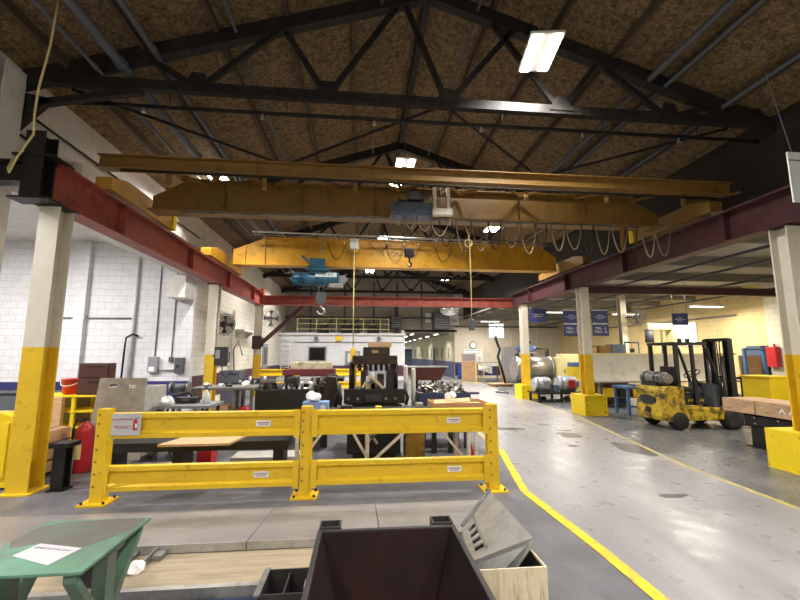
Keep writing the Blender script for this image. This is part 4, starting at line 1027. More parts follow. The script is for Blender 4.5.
bt = mat('dark_blue_tub', '#2b3350', .5, var=.12)
for b in ((1.12, 2.1, 7.6, 7.63), (1.12, 2.1, 8.57, 8.6), (1.12, 1.15, 7.63, 8.57), (2.07, 2.1, 7.63, 8.57)):
    M().box(*b, .3, 1.02).out('tub_wall', bt, t)
M().box(1.15, 2.07, 7.63, 8.57, .3, .33).out('tub_floor', bt, t)
for x in (1.14, 1.98):
    for y in (7.62, 8.48): M().box(x, x + .1, y, y + .1, 0, .3).out('leg', bt, t)
M().box(2.1, 2.3, 7.7, 7.76, .98, 1.02).out('handle', bt, t)
m = M(); rr = random.Random(3)
for k in range(150):
    x, y, z = 1.2 + rr.random() * .82, 7.68 + rr.random() * .84, .96 + rr.random() * .2
    m.obox((x, y, z), (.04 + rr.random() * .1, .02 + rr.random() * .06, .015 + rr.random() * .04), (rr.random() * 3, rr.random() * 3, rr.random() * 3))
for k in range(30):
    x, y, z = 1.2 + rr.random() * .8, 7.7 + rr.random() * .8, 1.0 + rr.random() * .14
    m.cyl((x, y, z), (x + rr.uniform(-.06, .06), y + rr.uniform(-.06, .06), z + .05), .03, 9)
m.box(1.16, 2.06, 7.64, 8.56, .9, .95)
S(m, 'metal_scrap', mat('scrap_mix', '#a09a90', .4, .5, var=.4, scale=1.5, dirt='#3d3530', amt=.45, dscale=12), 'heap of small loose metal scrap in the dark blue tub', 'scrap', kind='stuff')
t = T('feed_trough', 'shallow maroon steel trough on legs behind the scrap tub', 'trough', (1.6, 10, 0))
tm = mat('trough_maroon', '#6e3a34', .45, .2, var=.15)
M().prism([(1.12, 1.42), (2.1, 1.42), (1.95, 1.12), (1.3, 1.12)], 'y', 9.7, 10.3).out('pan', tm, t)
M().box(1.08, 2.14, 9.66, 10.34, 1.42, 1.45).out('rim', galv, t)
for x in (1.35, 1.82):
    for y in (9.75, 10.2): M().box(x, x + .06, y, y + .06, 0, 1.12).out('leg', dark, t)
t = T('frame_table', 'white steel table with diagonal braces behind the right half of the guard rail', 'table', (.5, 6.4, 0))
wf = mat('white_frame_steel', '#d9d0c2', .5, var=.08, dirt='#8a7f70', amt=.4)
M().box(-.93, 2.0, 6.0, 6.85, .84, .88, .004).out('table_top', dark, t)
for x in (-.9, .1, 1.6, 1.93):
    for y in (6.02, 6.78): M().box(x, x + .05, y, y + .05, 0, .84).out('leg', wf, t)
for a, b in (((-.38, .82), (-.85, .2)), ((-.2, .82), (.1, .3)), ((.9, .82), (.18, .2)), ((1.05, .82), (1.58, .2))):
    M().bar((a[0], 6.05, a[1]), (b[0], 6.05, b[1]), .05, .035).out('diagonal_brace', wf, t)
for a, b in (((-.1, .82), (.3, .3)), ((.6, .82), (.12, .3))):
    M().bar((a[0], 6.8, a[1]), (b[0], 6.8, b[1]), .05, .035).out('diagonal_brace', wf, t)
t = T('tissue_box', 'pale blue tissue box with a white tissue behind the middle guard post', 'box', (-.62, 6.3, .88))
M().box(-.84, -.46, 6.2, 6.42, .88, 1.04, .008).out('carton_box', lightblue, t)
M().rag((-.68, 6.3, 1.09), .11, 14).out('tissue', tissue_m, t)
for x in (-.75, -.54): M().prism([(x + .04 * math.cos(k * PI / 6), .96 + .04 * math.sin(k * PI / 6)) for k in range(12)], 'y', 6.195, 6.2).out('printed_dot', labelw, t)
t = T('carton', 'open brown carton with papers on the white steel table by the aisle', 'carton', (1.5, 6.4, .88))
for b in ((1.12, 1.98, 6.12, 6.13), (1.12, 1.98, 6.69, 6.7), (1.12, 1.13, 6.13, 6.69), (1.97, 1.98, 6.13, 6.69)):
    M().box(*b, .88, 1.01).out('carton_side', card, t)
M().box(1.13, 1.97, 6.13, 6.69, .88, .96).out('packing', mat('kraft_paper', '#c9a878', .8), t)
M().sheet([(1.16, 6.16, .985), (1.7, 6.18, 1.02), (1.8, 6.6, 1.03), (1.2, 6.62, .99)], .012).out('flap', wood, t)
S(M().rag((1.44, 6.38, 1.09), .085, 31), 'tissue', tissue_m, 'white crumpled tissue on the open brown carton', 'tissue')
S(M().box(.78, 1.12, 7.0, 7.3, 0, .62, .02), 'timber_block', mat('ochre_timber', '#a8802a', .7, var=.2, dirt='#5a4318', amt=.4), 'ochre timber block standing under the white steel table', 'block')
S(M().lathe([(.12, 0), (.12, .02), (.09, .02), (.02, .32), (0, .32)], (1.78, 6.5, 0), 16), 'traffic_cone', red, 'small red cone under the right end of the white table', 'cone')
t = T('hydraulic_unit', 'blue and dark hydraulic unit under the machines, seen between the rails', 'machine', (.5, 7.1, 0))
M().box(-.2, .7, 6.95, 7.25, .1, .45, .02).out('tank', black, t); M().box(-.22, 1.75, 7.3, 7.38, .38, .52, .01).out('blue_rail', blue2, t)
M().box(-.1, .6, 7.0, 7.2, 0, .1).out('base', dark, t)
for x in (1.3, 1.6): M().box(x, x + .08, 7.3, 7.38, 0, .38).out('leg', dark, t)
for k in range(4): M().cyl((0 + .18 * k, 7.1, .45), (0 + .18 * k, 7.1, .58), .05, 12).out('valve', steel, t)

for k, (x, y, z, w_, d, h, m_, nm, lab) in enumerate((
        (-1.75, 8.0, 1.2, .26, .1, .06, steel, 'clamp_bar', 'steel clamp bar lying on the front beam of the low die machine, left end'),
        (-1.3, 8.02, 1.2, .22, .12, .1, hopm, 'steel_block', 'dark steel block on the right half of the low die machine front beam'),
        (.95, 6.5, .882, .12, .12, .1, galv, 'metal_can', 'small grey metal can on the white steel table left of the open carton'),
        (-.2, 6.5, .882, .18, .14, .07, black, 'tool_case', 'small black case on the white steel table right of the tissue box'),
        (.3, 6.45, .882, .1, .1, .06, yel, 'tape_measure', 'small yellow tool on the white steel table before the tall die stack'))):
    S(M().box(x - w_ / 2, x + w_ / 2, y - d / 2, y + d / 2, z, z + h, .012), nm, m_, lab, 'tool' if k > 2 else 'block')
t = T('die_cart', 'low dark die cart with springs between the low die machine and the yellow far rail', 'cart', (-2.9, 12.6, 0))
M().box(-3.6, -2.4, 12.2, 13.0, .7, .82, .01).out('cart_bed', dark, t)
for x in (-3.55, -2.52):
    for y in (12.25, 12.88): M().box(x, x + .07, y, y + .07, 0, .7).out('leg', dark, t)
for k in range(8): M().cyl((-3.5 + .14 * k, 12.4, .82), (-3.5 + .14 * k, 12.4, .98 + .06 * (k % 3)), .045, 12).out('die_spring', (steel, dark, galv)[k % 3], t)
M().box(-3.5, -2.6, 12.55, 12.9, .82, 1.02, .02).out('die_plate', hopm, t)
# far guard rails
def far_rail(x0, x1, y, lab):
    t = T('guard_rail', lab, 'barrier', ((x0 + x1) / 2, y, 0))
    for x in (x0, x1): M().box(x - .07, x + .07, y, y + .12, 0, 1.1).out('post', guardy, t)
    for z0, z1 in ((.15, .45), (.72, 1.05)): M().prism(rail_prof(z0, z1, y), 'x', x0 + .07, x1 - .07).out('rail', guardy, t)
far_rail(-4.75, -2.9, 19.5, 'yellow guard rail far back on the left, near the jib column')
far_rail(-1.5, .1, 19.5, 'yellow guard rail far back in the middle, before the grey wall panel')
#@@PART4
# ------------------------------------------------------------------ mezzanine and back wall
t = T('mezzanine_railing', 'pale yellow tube railing along the mezzanine edge', 'railing', (-1.1, 27.05, 3.12))
rl = mat('pale_yellow_rail', '#cdc288', .5, var=.1)
for x in (-4.15, -2.9, -1.6, .2, 1.35, 1.9): M().cyl((x, 27.05, 3.12), (x, 27.05, 4.1), .026, 10).out('post', rl, t)
for z in (3.4, 3.75, 4.1): M().tube([(-4.2, 27.05, z), (1.95, 27.05, z)], .022, 8).out('rail', rl, t)
t = T('ladder', 'white wall ladder at the left end of the mezzanine wall', 'ladder', (-4.85, 26.9, 0))
for x in (-5.1, -4.6): M().bar((x, 26.85, 0), (x, 26.85, 3.0), .05).out('side_rail', whitep, t)
for k in range(9): M().cyl((-5.08, 26.85, .3 + .3 * k), (-4.62, 26.85, .3 + .3 * k), .018, 8).out('rung', whitep, t)
ww = ST(M().box(-3.4, -2.2, 26.94, 27, 1.28, 2.25), 'window_2', grey)
M().box(-3.3, -2.3, 26.92, 26.94, 1.36, 2.17).out('window_glass', glass_d, ww)
t = T('wall_panel', 'grey framed electrical panel on the mezzanine wall', 'panel', (-.5, 26.95, 1.1))
M().box(-.98, .02, 26.9, 26.98, 1.05, 1.95, .01).out('frame', grey, t)
M().box(-.8, -.16, 26.87, 26.9, 1.25, 1.8).out('cover', whitep, t)
M().box(-.62, -.3, 26.8, 26.87, 1.3, 1.6, .01).out('control_box', dgrey, t)
d3 = ST(M().box(.55, 1.85, 26.94, 27, 0, 2.25), 'door_3', grey)
M().box(.75, 1.65, 26.92, 26.94, 1.2, 2.0).out('door_window', mat('amber_glass', '#b9a487', .3), d3)
M().box(.95, 1.45, 26.9, 26.92, 1.5, 1.8).out('door_notice', mat('buff_notice', '#d8c06a', .6), d3)
S(M().box(-1.62, -1.2, 26.93, 26.96, 2.62, 2.92), 'wall_sign', yel2, 'small yellow sign on the mezzanine wall', 'sign')
for x, lab in ((-2.9, 'small grey loudspeaker box on the mezzanine wall above the dark window'), (1.25, 'small grey loudspeaker box on the mezzanine wall above the door')):
    t = T('wall_speaker', lab, 'box', (x, 26.92, 2.7))
    M().box(x - .14, x + .14, 26.85, 26.955, 2.64, 2.9, .01).out('body', grey, t); M().cyl((x, 26.85, 2.77), (x, 26.845, 2.77), .09, 14).out('grille', dgrey, t)
for k, (x, w_, h, d, lab) in enumerate(((-2.6, .9, .45, .6, 'dark machine unit on the mezzanine, leftmost of three'), (-.7, 1.3, .6, .7, 'dark machine unit on the mezzanine, middle of three'), (.9, .8, .5, .6, 'dark machine unit on the mezzanine, rightmost of three'))):
    t = T('air_handler', lab, 'machine', (x, 28.2, 3.12))
    M().box(x - w_ / 2, x + w_ / 2, 28.0, 28.0 + d, 3.125, 3.12 + h, .02).out('body', dark, t)
    M().cyl((x, 28.2, 3.12 + h), (x, 28.2, 3.3 + h), .15, 14).out('stack_pipe', dgrey, t)
    M().tube([(x + .1, 28.6, 3.2 + h), (x + .5, 28.7, 3.5 + h), (x + .6, 28.8, 4.3)], .05, 8).out('hose', rubber, t)
    M().box(x - w_ * .4, x + w_ * .4, 27.98, 28.0, 3.2, 3.12 + h * .8).out('grille', black, t)
# header boxes above the corridor
t = T('unit_heater', 'grey heater box hanging left of the corridor mouth', 'heater', (2.5, 28.3, 3.55))
M().box(2.15, 2.85, 28.0, 28.7, 3.56, 4.4, .02).out('housing', dgrey, t)
for k in range(5): M().box(2.2, 2.8, 27.98, 28.0, 3.64 + k * .15, 3.68 + k * .15).out('louvre', grey, t)
M().tube([(2.5, 28.4, 4.4), (2.5, 28.4, 5.0), (2.6, 28.6, 5.2), (2.9, 28.95, 5.25)], .06, 8).out('hanger_duct', dgrey, t)
t = T('unit_heater', 'big dark grey heater box hanging over the corridor mouth by the numbered sign', 'heater', (5.7, 28.3, 3.55))
M().box(5.2, 6.3, 27.9, 28.8, 3.5, 4.7, .03).out('housing', dgrey, t)
for k in range(6): M().box(5.26, 6.24, 27.88, 27.9, 3.62 + k * .17, 3.67 + k * .17).out('louvre', grey, t)
M().tube([(5.7, 28.4, 4.7), (5.7, 28.4, 5.4), (5.7, 28.95, 5.4)], .05, 8).out('hanger_pipe', dgrey, t)
S(M().box(4.75, 5.15, 28.93, 28.99, 4.05, 4.7), 'wall_sign', labelw, 'small white sheet on the wall left of the big grey heater', 'sign')
t = T('number_sign', 'white sign with a black number at the corridor corner', 'sign', (6.5, 28.85, 3.9))
M().box(6.15, 7.2, 28.83, 28.86, 3.85, 4.75).out('board', labelw, t)
text('186', .42, (6.75, 28.825, 4.2), UP, ink, t)
M().bar((6.7, 28.86, 4.4), (6.7, 28.99, 4.4), .06).out('bracket', dgrey, t)
t = T('mirror_dome', 'half dome safety mirror hanging below the far red cross beam', 'mirror', (3.9, 17.2, 3.4))
M().lathe([(0, 3.42), (.15, 3.435), (.28, 3.48), (.38, 3.56), (.43, 3.66), (.44, 3.69), (0, 3.69)], (3.92, 17.3, 0), 28).out('mirror', mirror_m, t)
M().lathe([(.44, 3.69), (.45, 3.72), (0, 3.72)], (3.92, 17.3, 0), 28).out('rim', grey, t)
M().cyl((3.92, 17.3, 3.72), (3.92, 17.3, 3.81), .02, 8).out('hanger', grey, t)
# right block of the back wall
t = T('wall_clock', 'round white wall clock with a black rim on the white back wall', 'clock', (8.28, 28.95, 2.4))
M().cyl((8.28, 28.93, 2.4), (8.28, 28.985, 2.4), .27, 24).out('rim', black, t)
M().cyl((8.28, 28.92, 2.4), (8.28, 28.93, 2.4), .22, 24).out('face', labelw, t)
M().bar((8.28, 28.917, 2.4), (8.28, 28.917, 2.56), .02, .004).bar((8.28, 28.917, 2.4), (8.38, 28.917, 2.36), .02, .004).out('hand', black, t)
t = T('notice_board', 'white notice board with purple lines below the wall clock', 'board', (8.35, 28.95, 1.2))
M().box(7.55, 8.95, 28.94, 28.98, 1.2, 2.1).out('board', labelw, t)
for z in (2.02, 1.82, 1.6): M().box(7.65, 8.85, 28.935, 28.94, z - .02, z + .02).out('printed_line', mat('purple_line', '#7a6aa8', .6), t)
for k in range(4): M().box(7.66 + k * .31, 7.92 + k * .31, 28.93, 28.94, 1.25, 1.55).out('pinned_sheet', paper, t)
t = T('waste_bin', 'blue wheeled bin at the corner of the white back wall', 'bin', (7.25, 28.3, 0))
M().prism([(6.98, .06), (7.58, .06), (7.66, 1.0), (6.92, 1.0)], 'y', 27.95, 28.6).out('body', blue2, t)
M().box(6.9, 7.68, 27.9, 28.65, 1.0, 1.07, .02).out('lid', blue2, t)
for x in (7.05, 7.5): M().cyl((x, 28.55, .1), (x + .06, 28.55, .1), .1, 14).out('wheel', rubber, t)
M().box(7.0, 7.5, 28.0, 28.2, 0, .06).out('foot', rubber, t)
t = T('plywood_screen', 'brown plywood screen with a yellow edge post beside the blue bin', 'screen', (6.9, 25, 0))
M().box(6.45, 7.25, 25.0, 25.03, .08, 1.3).out('board', ply, t)
M().box(6.45, 7.25, 25.0, 25.03, 1.32, 1.75).out('mesh_panel', mat('grey_mesh', '#8a8288', .6), t)
M().box(7.25, 7.33, 24.96, 25.04, 0, 1.8).out('edge_post', rl, t); M().box(6.38, 6.45, 24.98, 25.04, 0, 1.8).out('edge_post', woodb, t)
M().box(6.38, 6.44, 24.0, 25.0, 0, .06).out('floor_rail', rl, t); M().box(6.44, 7.33, 24.2, 24.26, 0, .06).out('floor_rail', rl, t)
t = T('leaning_post', 'slanted timber stand with a black hose on a pallet beyond the yellow line', 'stand', (7.7, 21.9, 0))
M().box(7.2, 8.35, 21.5, 22.4, .08, .14).out('pallet_deck', wood, t)
for y in (21.55, 21.95, 22.3): M().box(7.2, 8.35, y, y + .08, 0, .08).out('pallet_runner', woodb, t)
M().bar((8.05, 21.9, .14), (7.72, 21.9, 1.35), .18, .14).out('post', wood, t)
M().tube([(8.0, 21.8, .2), (7.75, 21.78, 1.1), (7.62, 21.8, 1.6), (7.75, 21.8, 2.0), (7.6, 21.8, 2.4), (7.5, 21.8, 2.75)], .07, 8).out('hose', rubber, t)
t = T('sheet_table', 'low grey steel sheet table in front of the white back wall', 'table', (9, 25.5, 0))
M().sheet([(7.6, 25.2, .95), (10.4, 25.2, .95), (10.4, 26.2, 1.15), (7.6, 26.2, 1.15)], .04).out('table_top', steel, t)
M().sheet([(7.4, 24.9, .75), (8.3, 24.9, .5), (8.4, 25.2, .9), (7.5, 25.2, 1.05)], .03).out('slide_plate', galv, t)
for x in (7.7, 9.0, 10.3):
    for y in (25.25, 26.0): M().box(x, x + .08, y, y + .08, 0, .95).out('leg', woodb, t)
t = T('sheet_machine', 'tall plain grey sheet metal cabinet behind the timber stand', 'machine', (9.5, 24.5, 0))
M().box(8.95, 9.75, 24.4, 24.95, .06, 2.2, .02).out('body', grey, t); M().box(9.0, 9.7, 24.38, 24.4, .2, 1.9).out('door', grey, t); M().box(9, 9.7, 24.45, 24.9, 0, .06).out('plinth', dgrey, t)
w2 = ST(M().box(9.45, 10.7, 28.95, 29, 2.9, 4.05), 'window_3', whitep)
M().box(9.52, 10.63, 28.94, 28.95, 2.97, 3.98).out('window_glass', winglow, w2)
M().box(10.06, 10.1, 28.93, 28.94, 2.97, 3.98).box(9.52, 10.06, 28.93, 28.94, 3.45, 3.48).out('glazing_bar', grey, w2)
w3 = ST(M().box(14.95, 15, 16.5, 17.6, 2.1, 3.2), 'window_4', whitep)
M().box(14.93, 14.95, 16.56, 17.54, 2.16, 3.14).out('window_glass', winglow, w3)
S(M().tube([(14.9, 14.5, 3.3), (14.9, 24, 3.3)], .03, 6).tube([(14.9, 18.6, 3.3), (14.9, 18.6, 1.6)], .03, 6), 'wall_conduit', wire_m, 'dark conduit running along the cream wall above the window', 'conduit')
# process machines
t = T('steam_tank', 'brushed steel horizontal tank behind the farthest aisle column', 'tank', (8.9, 20, 0))
M().cyl((7.9, 20.2, 1.05), (9.75, 20.2, 1.05), .58, 28).out('shell', silver, t)
for x in (7.86, 9.7): M().cyl((x, 20.2, 1.05), (x + .08, 20.2, 1.05), .6, 28).out('end_band', galv, t)
for x in (8.2, 9.3): M().box(x, x + .15, 19.8, 20.6, 0, .62).out('saddle', dgrey, t)
M().tube([(8.1, 20.1, 1.55), (8.1, 20.1, 1.9), (9.6, 20.1, 1.9), (9.6, 20.1, 1.55)], .06, 10).out('pipe', dgrey, t)
t = T('pump_head', 'blue machine head on pipes above the steel tank', 'pump', (8.8, 20.9, 0))
M().box(8.5, 9.3, 20.9, 21.3, 1.85, 2.2, .03).cyl((8.4, 21.1, 2.05), (9.5, 21.1, 2.05), .12, 14).out('body', mat('pump_blue', '#4c6690', .45, var=.15), t)
M().box(8.3, 9.4, 20.8, 21.4, 1.78, 1.85).out('deck', galv, t)
for x in (8.4, 9.25): M().box(x, x + .08, 21.0, 21.2, 0, 1.78).out('leg', dgrey, t)
M().box(8.7, 9.2, 20.95, 21.2, 2.3, 2.45, .02).box(8.8, 8.9, 21, 21.1, 2.2, 2.3).out('top_motor', navy, t)
M().tube([(9.5, 21.1, 2.05), (10.2, 21.1, 2.05), (10.2, 21.1, 1.2)], .06, 8).out('pipe', black, t)
for x, z1, w_, y, lab in ((10.15, 1.6, .55, 19.6, 'cream machine cabinet right of the steel tank'), (11.2, 1.75, .9, 20.6, 'wider cream machine cabinet behind the first pair of min max signs')):
    t = T('machine_cabinet', lab, 'cabinet', (x, y, 0))
    M().box(x - w_ / 2, x + w_ / 2, y, y + .7, .05, z1, .02).out('body', creamb, t); M().box(x - w_ / 2 + .06, x + w_ / 2 - .06, y - .015, y, .2, z1 - .15).out('door', creamb, t)
    M().box(x + w_ / 2 - .14, x + w_ / 2 - .1, y - .04, y - .015, .8, 1.0).out('handle', black, t); M().box(x - w_ / 2 + .03, x + w_ / 2 - .03, y + .05, y + .65, 0, .05).out('plinth', black, t)
t = T('floor_machine', 'yellow floor machine with a grey head behind the middle aisle column', 'machine', (9.4, 16.8, 0))
M().prism([(8.95, .12), (9.75, .12), (9.7, .9), (9.35, 1.2), (9.2, 1.2)], 'y', 16.6, 17.3).out('body', yel2, t)
M().box(9.2, 9.6, 16.65, 17.25, 1.2, 1.4, .04).out('head', bluest, t)
for x in (9.05, 9.55): M().cyl((x, 16.7, .12), (x + .08, 16.7, .12), .12, 16).out('wheel', rubber, t)
t = T('motor_stand', 'dark steel stand carrying grey motors beside the aisle columns', 'stand', (7.3, 14.6, 0))
M().box(6.4, 9.1, 14.2, 15.1, .3, .36, .006).out('stand_top', dark, t)
for x in (6.45, 7.3, 8.2, 9.0):
    for y in (14.25, 15.0): M().box(x, x + .08, y, y + .06, 0, .3).out('leg', dark, t)
M().box(6.5, 9.0, 14.3, 15.0, .05, .07).out('lower_shelf', dgrey, t)
def motor(x, y, z, L_, r, lab, m_, red_):
    t = T('electric_motor', lab, 'motor', (x, y, z), 0, None)
    M().cyl((x - L_ * .32, y, z + r + .03), (x + L_ * .32, y, z + r + .03), r, 24).out('casing', m_, t)
    for k in range(7): M().cyl((x - L_ * .3 + k * L_ * .09, y, z + r + .03), (x - L_ * .3 + k * L_ * .09 + .015, y, z + r + .03), r * 1.06, 24).out('cooling_fin', m_, t)
    M().cyl((x - L_ * .5, y, z + r + .03), (x - L_ * .34, y, z + r + .03), r * .9, 20, r * 1.02).out('fan_cover', m_, t)
    M().cyl((x + L_ * .32, y, z + r + .03), (x + L_ * .5, y, z + r + .03), r * .5, 16).out('shaft_end', steel, t)
    M().box(x - L_ * .25, x + L_ * .25, y - r * .8, y + r * .8, z, z + .06).out('foot', dgrey, t)
    M().box(x - .1, x + .14, y - r - .05, y - r * .7, z + r * .6, z + r * 1.6, .01).out('terminal_box', red if red_ else grey, t)
gm = mat('motor_grey', '#a9adb2', .4, .3, var=.1)
motor(6.78, 14.6, .36, .7, .25, 'grey electric motor on the stand nearest the far aisle column', gm, False)
motor(7.72, 14.55, .36, .8, .27, 'grey electric motor with a red terminal box in the middle of the stand', gm, True)
motor(8.62, 14.65, .36, .6, .22, 'grey electric motor on the right end of the dark stand', gm, False)
S(M().box(7.15, 7.3, 14.35, 14.85, .362, .62, .02), 'gear_casing', mat('blue_grey_casing', '#5a6684', .45, var=.15), 'blue grey gear casing between two motors on the dark stand', 'casing')
for k, (x, lab) in enumerate(((6.8, 'dark casting lying under the left end of the motor stand'), (7.7, 'olive casting lying under the middle of the motor stand'), (8.6, 'dark casting lying under the right end of the motor stand'))):
    S(M().rag((x, 14.6, .125), .11, 40 + k), 'casting', (dark, mat('olive_casting', '#7a7a4a', .5, var=.2), dark)[k], lab, 'casting')
S(M().tube([(6.3 + .3 * math.cos(a / 5) * (1 - a / 60), 17.6 + .5 * math.sin(a / 5), .02 + a * .003) for a in range(40)], .025, 6), 'cable_coil', mat('coil_blue_black', '#2b3550', .6), 'loose dark cable coil on the floor before the far column box', 'cable')
# brake press / white table
t = T('layout_table', 'long white backed steel work table behind the forklift', 'table', (9, 13.2, 0))
M().box(7.85, 13.6, 13.5, 13.56, .84, 1.72).out('back_panel', whitep, t)
M().box(7.85, 13.6, 12.7, 13.5, .8, .86, .005).out('table_top', galv, t)
M().box(7.8, 13.65, 13.42, 13.62, 1.72, 1.78).out('top_rail', creamb, t)
for x in (7.9, 10.0, 12.2, 13.5):
    M().box(x, x + .08, 12.75, 12.83, 0, .8).out('leg', dgrey, t); M().box(x, x + .08, 13.5, 13.58, 0, .84).out('leg', dgrey, t)
M().box(7.9, 13.5, 12.8, 13.4, .3, .33).out('lower_shelf', dgrey, t)
for k, (x, m_, lab) in enumerate(((8.3, yel, 'yellow tool bin under the white backed table near the column'), (8.8, dark, 'dark tool bin under the white backed table'), (9.3, yel, 'yellow tool bin under the white backed table nearest the forklift'), (12.6, dark, 'dark tool bin under the far right end of the white backed table'))):
    S(M().prism([(x - .16, .33), (x + .16, .33), (x + .19, .62), (x - .19, .62)], 'y', 12.85, 13.25), 'tool_bin', m_, lab, 'bin')
t = T('steel_bench', 'blue legged steel bench between the column box and the forklift', 'bench', (8.1, 11.3, 0))
M().box(7.62, 9.0, 11.0, 11.7, .76, .82, .005).out('bench_top', bluest, t)
for x in (7.66, 8.9):
    for y in (11.04, 11.6): M().box(x, x + .07, y, y + .07, 0, .76).out('leg', bluest, t)
M().bar((7.7, 11.07, .25), (8.94, 11.07, .25), .04).out('stretcher', bluest, t)
S(M().box(8.0, 8.5, 11.1, 11.5, .82, .87, .005), 'steel_plate', steel, 'grey steel plate lying on the blue legged bench', 'plate')
for k, (x, m_, lab) in enumerate(((8.25, card, 'tan carton on the rail top of the white backed table near the column'), (8.8, ochre, 'amber carton in the middle of the row on the white backed table'), (9.3, cabinetb, 'slate carton at the right of the row on the white backed table'))):
    S(M().box(x - .24, x + .24, 13.75, 14.15, 0, 2.0 + .05 * k, .01), 'stacked_carton', m_, lab.replace('on the rail top of', 'behind').replace('on the white', 'behind the white').replace('carton', 'locker'), 'locker')
t = T('pipe_stand', 'black tube frame behind the white backed table', 'frame', (10.0, 14.0, 0))
for x in (9.75, 10.3): M().cyl((x, 14.0, 0), (x, 14.0, 2.2), .03, 8).out('post', black, t)
M().cyl((9.75, 14.0, 2.18), (10.3, 14.0, 2.18), .03, 8).out('crossbar', black, t)
M().box(9.95, 10.1, 13.97, 14.03, 1.8, 1.95).cyl((10.02, 14, 1.95), (10.02, 14, 2.16), .01, 6).out('hanging_tag', black, t)
t = T('drill_head', 'cream machine arm with a motor rising behind the forklift roof', 'machine', (11.6, 14.6, 0))
M().box(12.2, 12.5, 14.6, 15.0, 0, 2.9, .02).out('column', creamb, t); M().box(11.2, 12.5, 14.62, 14.95, 2.7, 2.95, .02).out('arm', creamb, t)
M().cyl((11.35, 14.78, 2.2), (11.35, 14.78, 2.7), .16, 16).out('motor', dgrey, t)
t = T('storage_box', 'yellow steel box standing behind the timber stack', 'box', (10.9, 10.6, 0))
M().box(11.5, 12.3, 10.4, 11.3, .06, 1.08, .01).out('body', yel2, t); M().box(11.48, 12.32, 10.38, 11.32, 1.08, 1.12).out('lid', yel2, t); M().box(11.55, 12.25, 10.45, 11.25, 0, .06).out('skid', dark, t)
t = T('sheet_rack', 'blue steel rack holding a plywood sheet right of the forklift mast', 'rack', (12.3, 13.0, 0))
for x in (12.9, 13.62): M().bar((x, 12.4, 0), (x, 12.4, 1.95), .09).out('upright', bluest, t)
M().bar((12.9, 12.4, 1.9), (13.62, 12.4, 1.9), .06).out('crossbar', bluest, t)
M().sheet([(12.8, 12.5, .5), (13.65, 12.5, .5), (13.65, 12.56, 1.7), (12.8, 12.56, 1.7)], .03).out('plywood_sheet', ply, t)
M().bar((12.9, 12.45, .47), (13.62, 12.45, .47), .06).out('shelf_bar', bluest, t)
t = T('locker', 'slate blue steel locker by the white pilaster on the right', 'locker', (14.6, 15.3, 0))
M().box(14.3, 14.95, 13.1, 13.65, .05, 2.05, .01).out('body', cabinetb, t)
for x in (14.32, 14.64): M().box(x, x + .27, 13.085, 13.1, .12, 1.98).out('door', cabinetb, t)
M().box(14.35, 14.9, 13.15, 13.6, 0, .05).out('plinth', black, t)
t = T('fire_extinguisher', 'red wall mounted extinguisher box on the white pilaster at the right', 'extinguisher', (14.5, 13.9, 1.35))
M().box(14.3, 14.5, 12.6, 12.95, 1.3, 2.0, .02).out('cover_box', red, t)
M().bar((14.45, 12.75, 1.95), (14.45, 12.75, 2.1), .05).out('mount', red, t)
# timber on steel, right
t = T('steel_support', 'dark bolted steel beam on a post carrying the timbers by the right column box', 'support', (7.6, 6.6, 0))
M().ib((7.62, 4.2, .49), (7.62, 7.35, .49), .26, .24, .03, .03).out('beam', dark, t)
for y in (4.6, 6.95): M().box(7.5, 7.76, y, y + .3, .02, .37, .006).out('leg', dark, t); 
for y in (4.6, 6.95): M().box(7.42, 7.84, y - .06, y + .36, 0, .02).out('base_plate', dark, t)
M().box(7.49, 7.5, 4.2, 7.35, .385, .6).out('web_plate', dark, t)
for k in range(7):
    for z in (.44, .55): M().cyl((7.49, 4.5 + k * .44, z), (7.475, 4.5 + k * .44, z), .016, 8).out('bolt', galv, t)
for i, (y0, y1, lab) in enumerate(((7.08, 7.75, 'pale heavy timber beam, farthest of three on the dark steel support'), (6.3, 7.06, 'pale heavy timber beam, middle of three on the dark steel support, with white marks'), (4.2, 6.28, 'pale heavy timber beam, nearest and longest on the dark steel support'))):
    t = T('timber_beam', lab, 'timber', (7.8, y0, .61))
    M().box(7.44, 8.15, y0, y1, .612, .87, .008).out('beam_body', woodb, t)
    if i == 1:
        for yy in (6.45, 6.62): M().bar((7.437, yy, .7), (7.437, yy - .05, .78), .02, .006, up=(1, 0, 0)).bar((7.437, yy - .05, .78), (7.437, yy - .1, .7), .02, .006, up=(1, 0, 0)).out('chalk_mark', labelw, t)

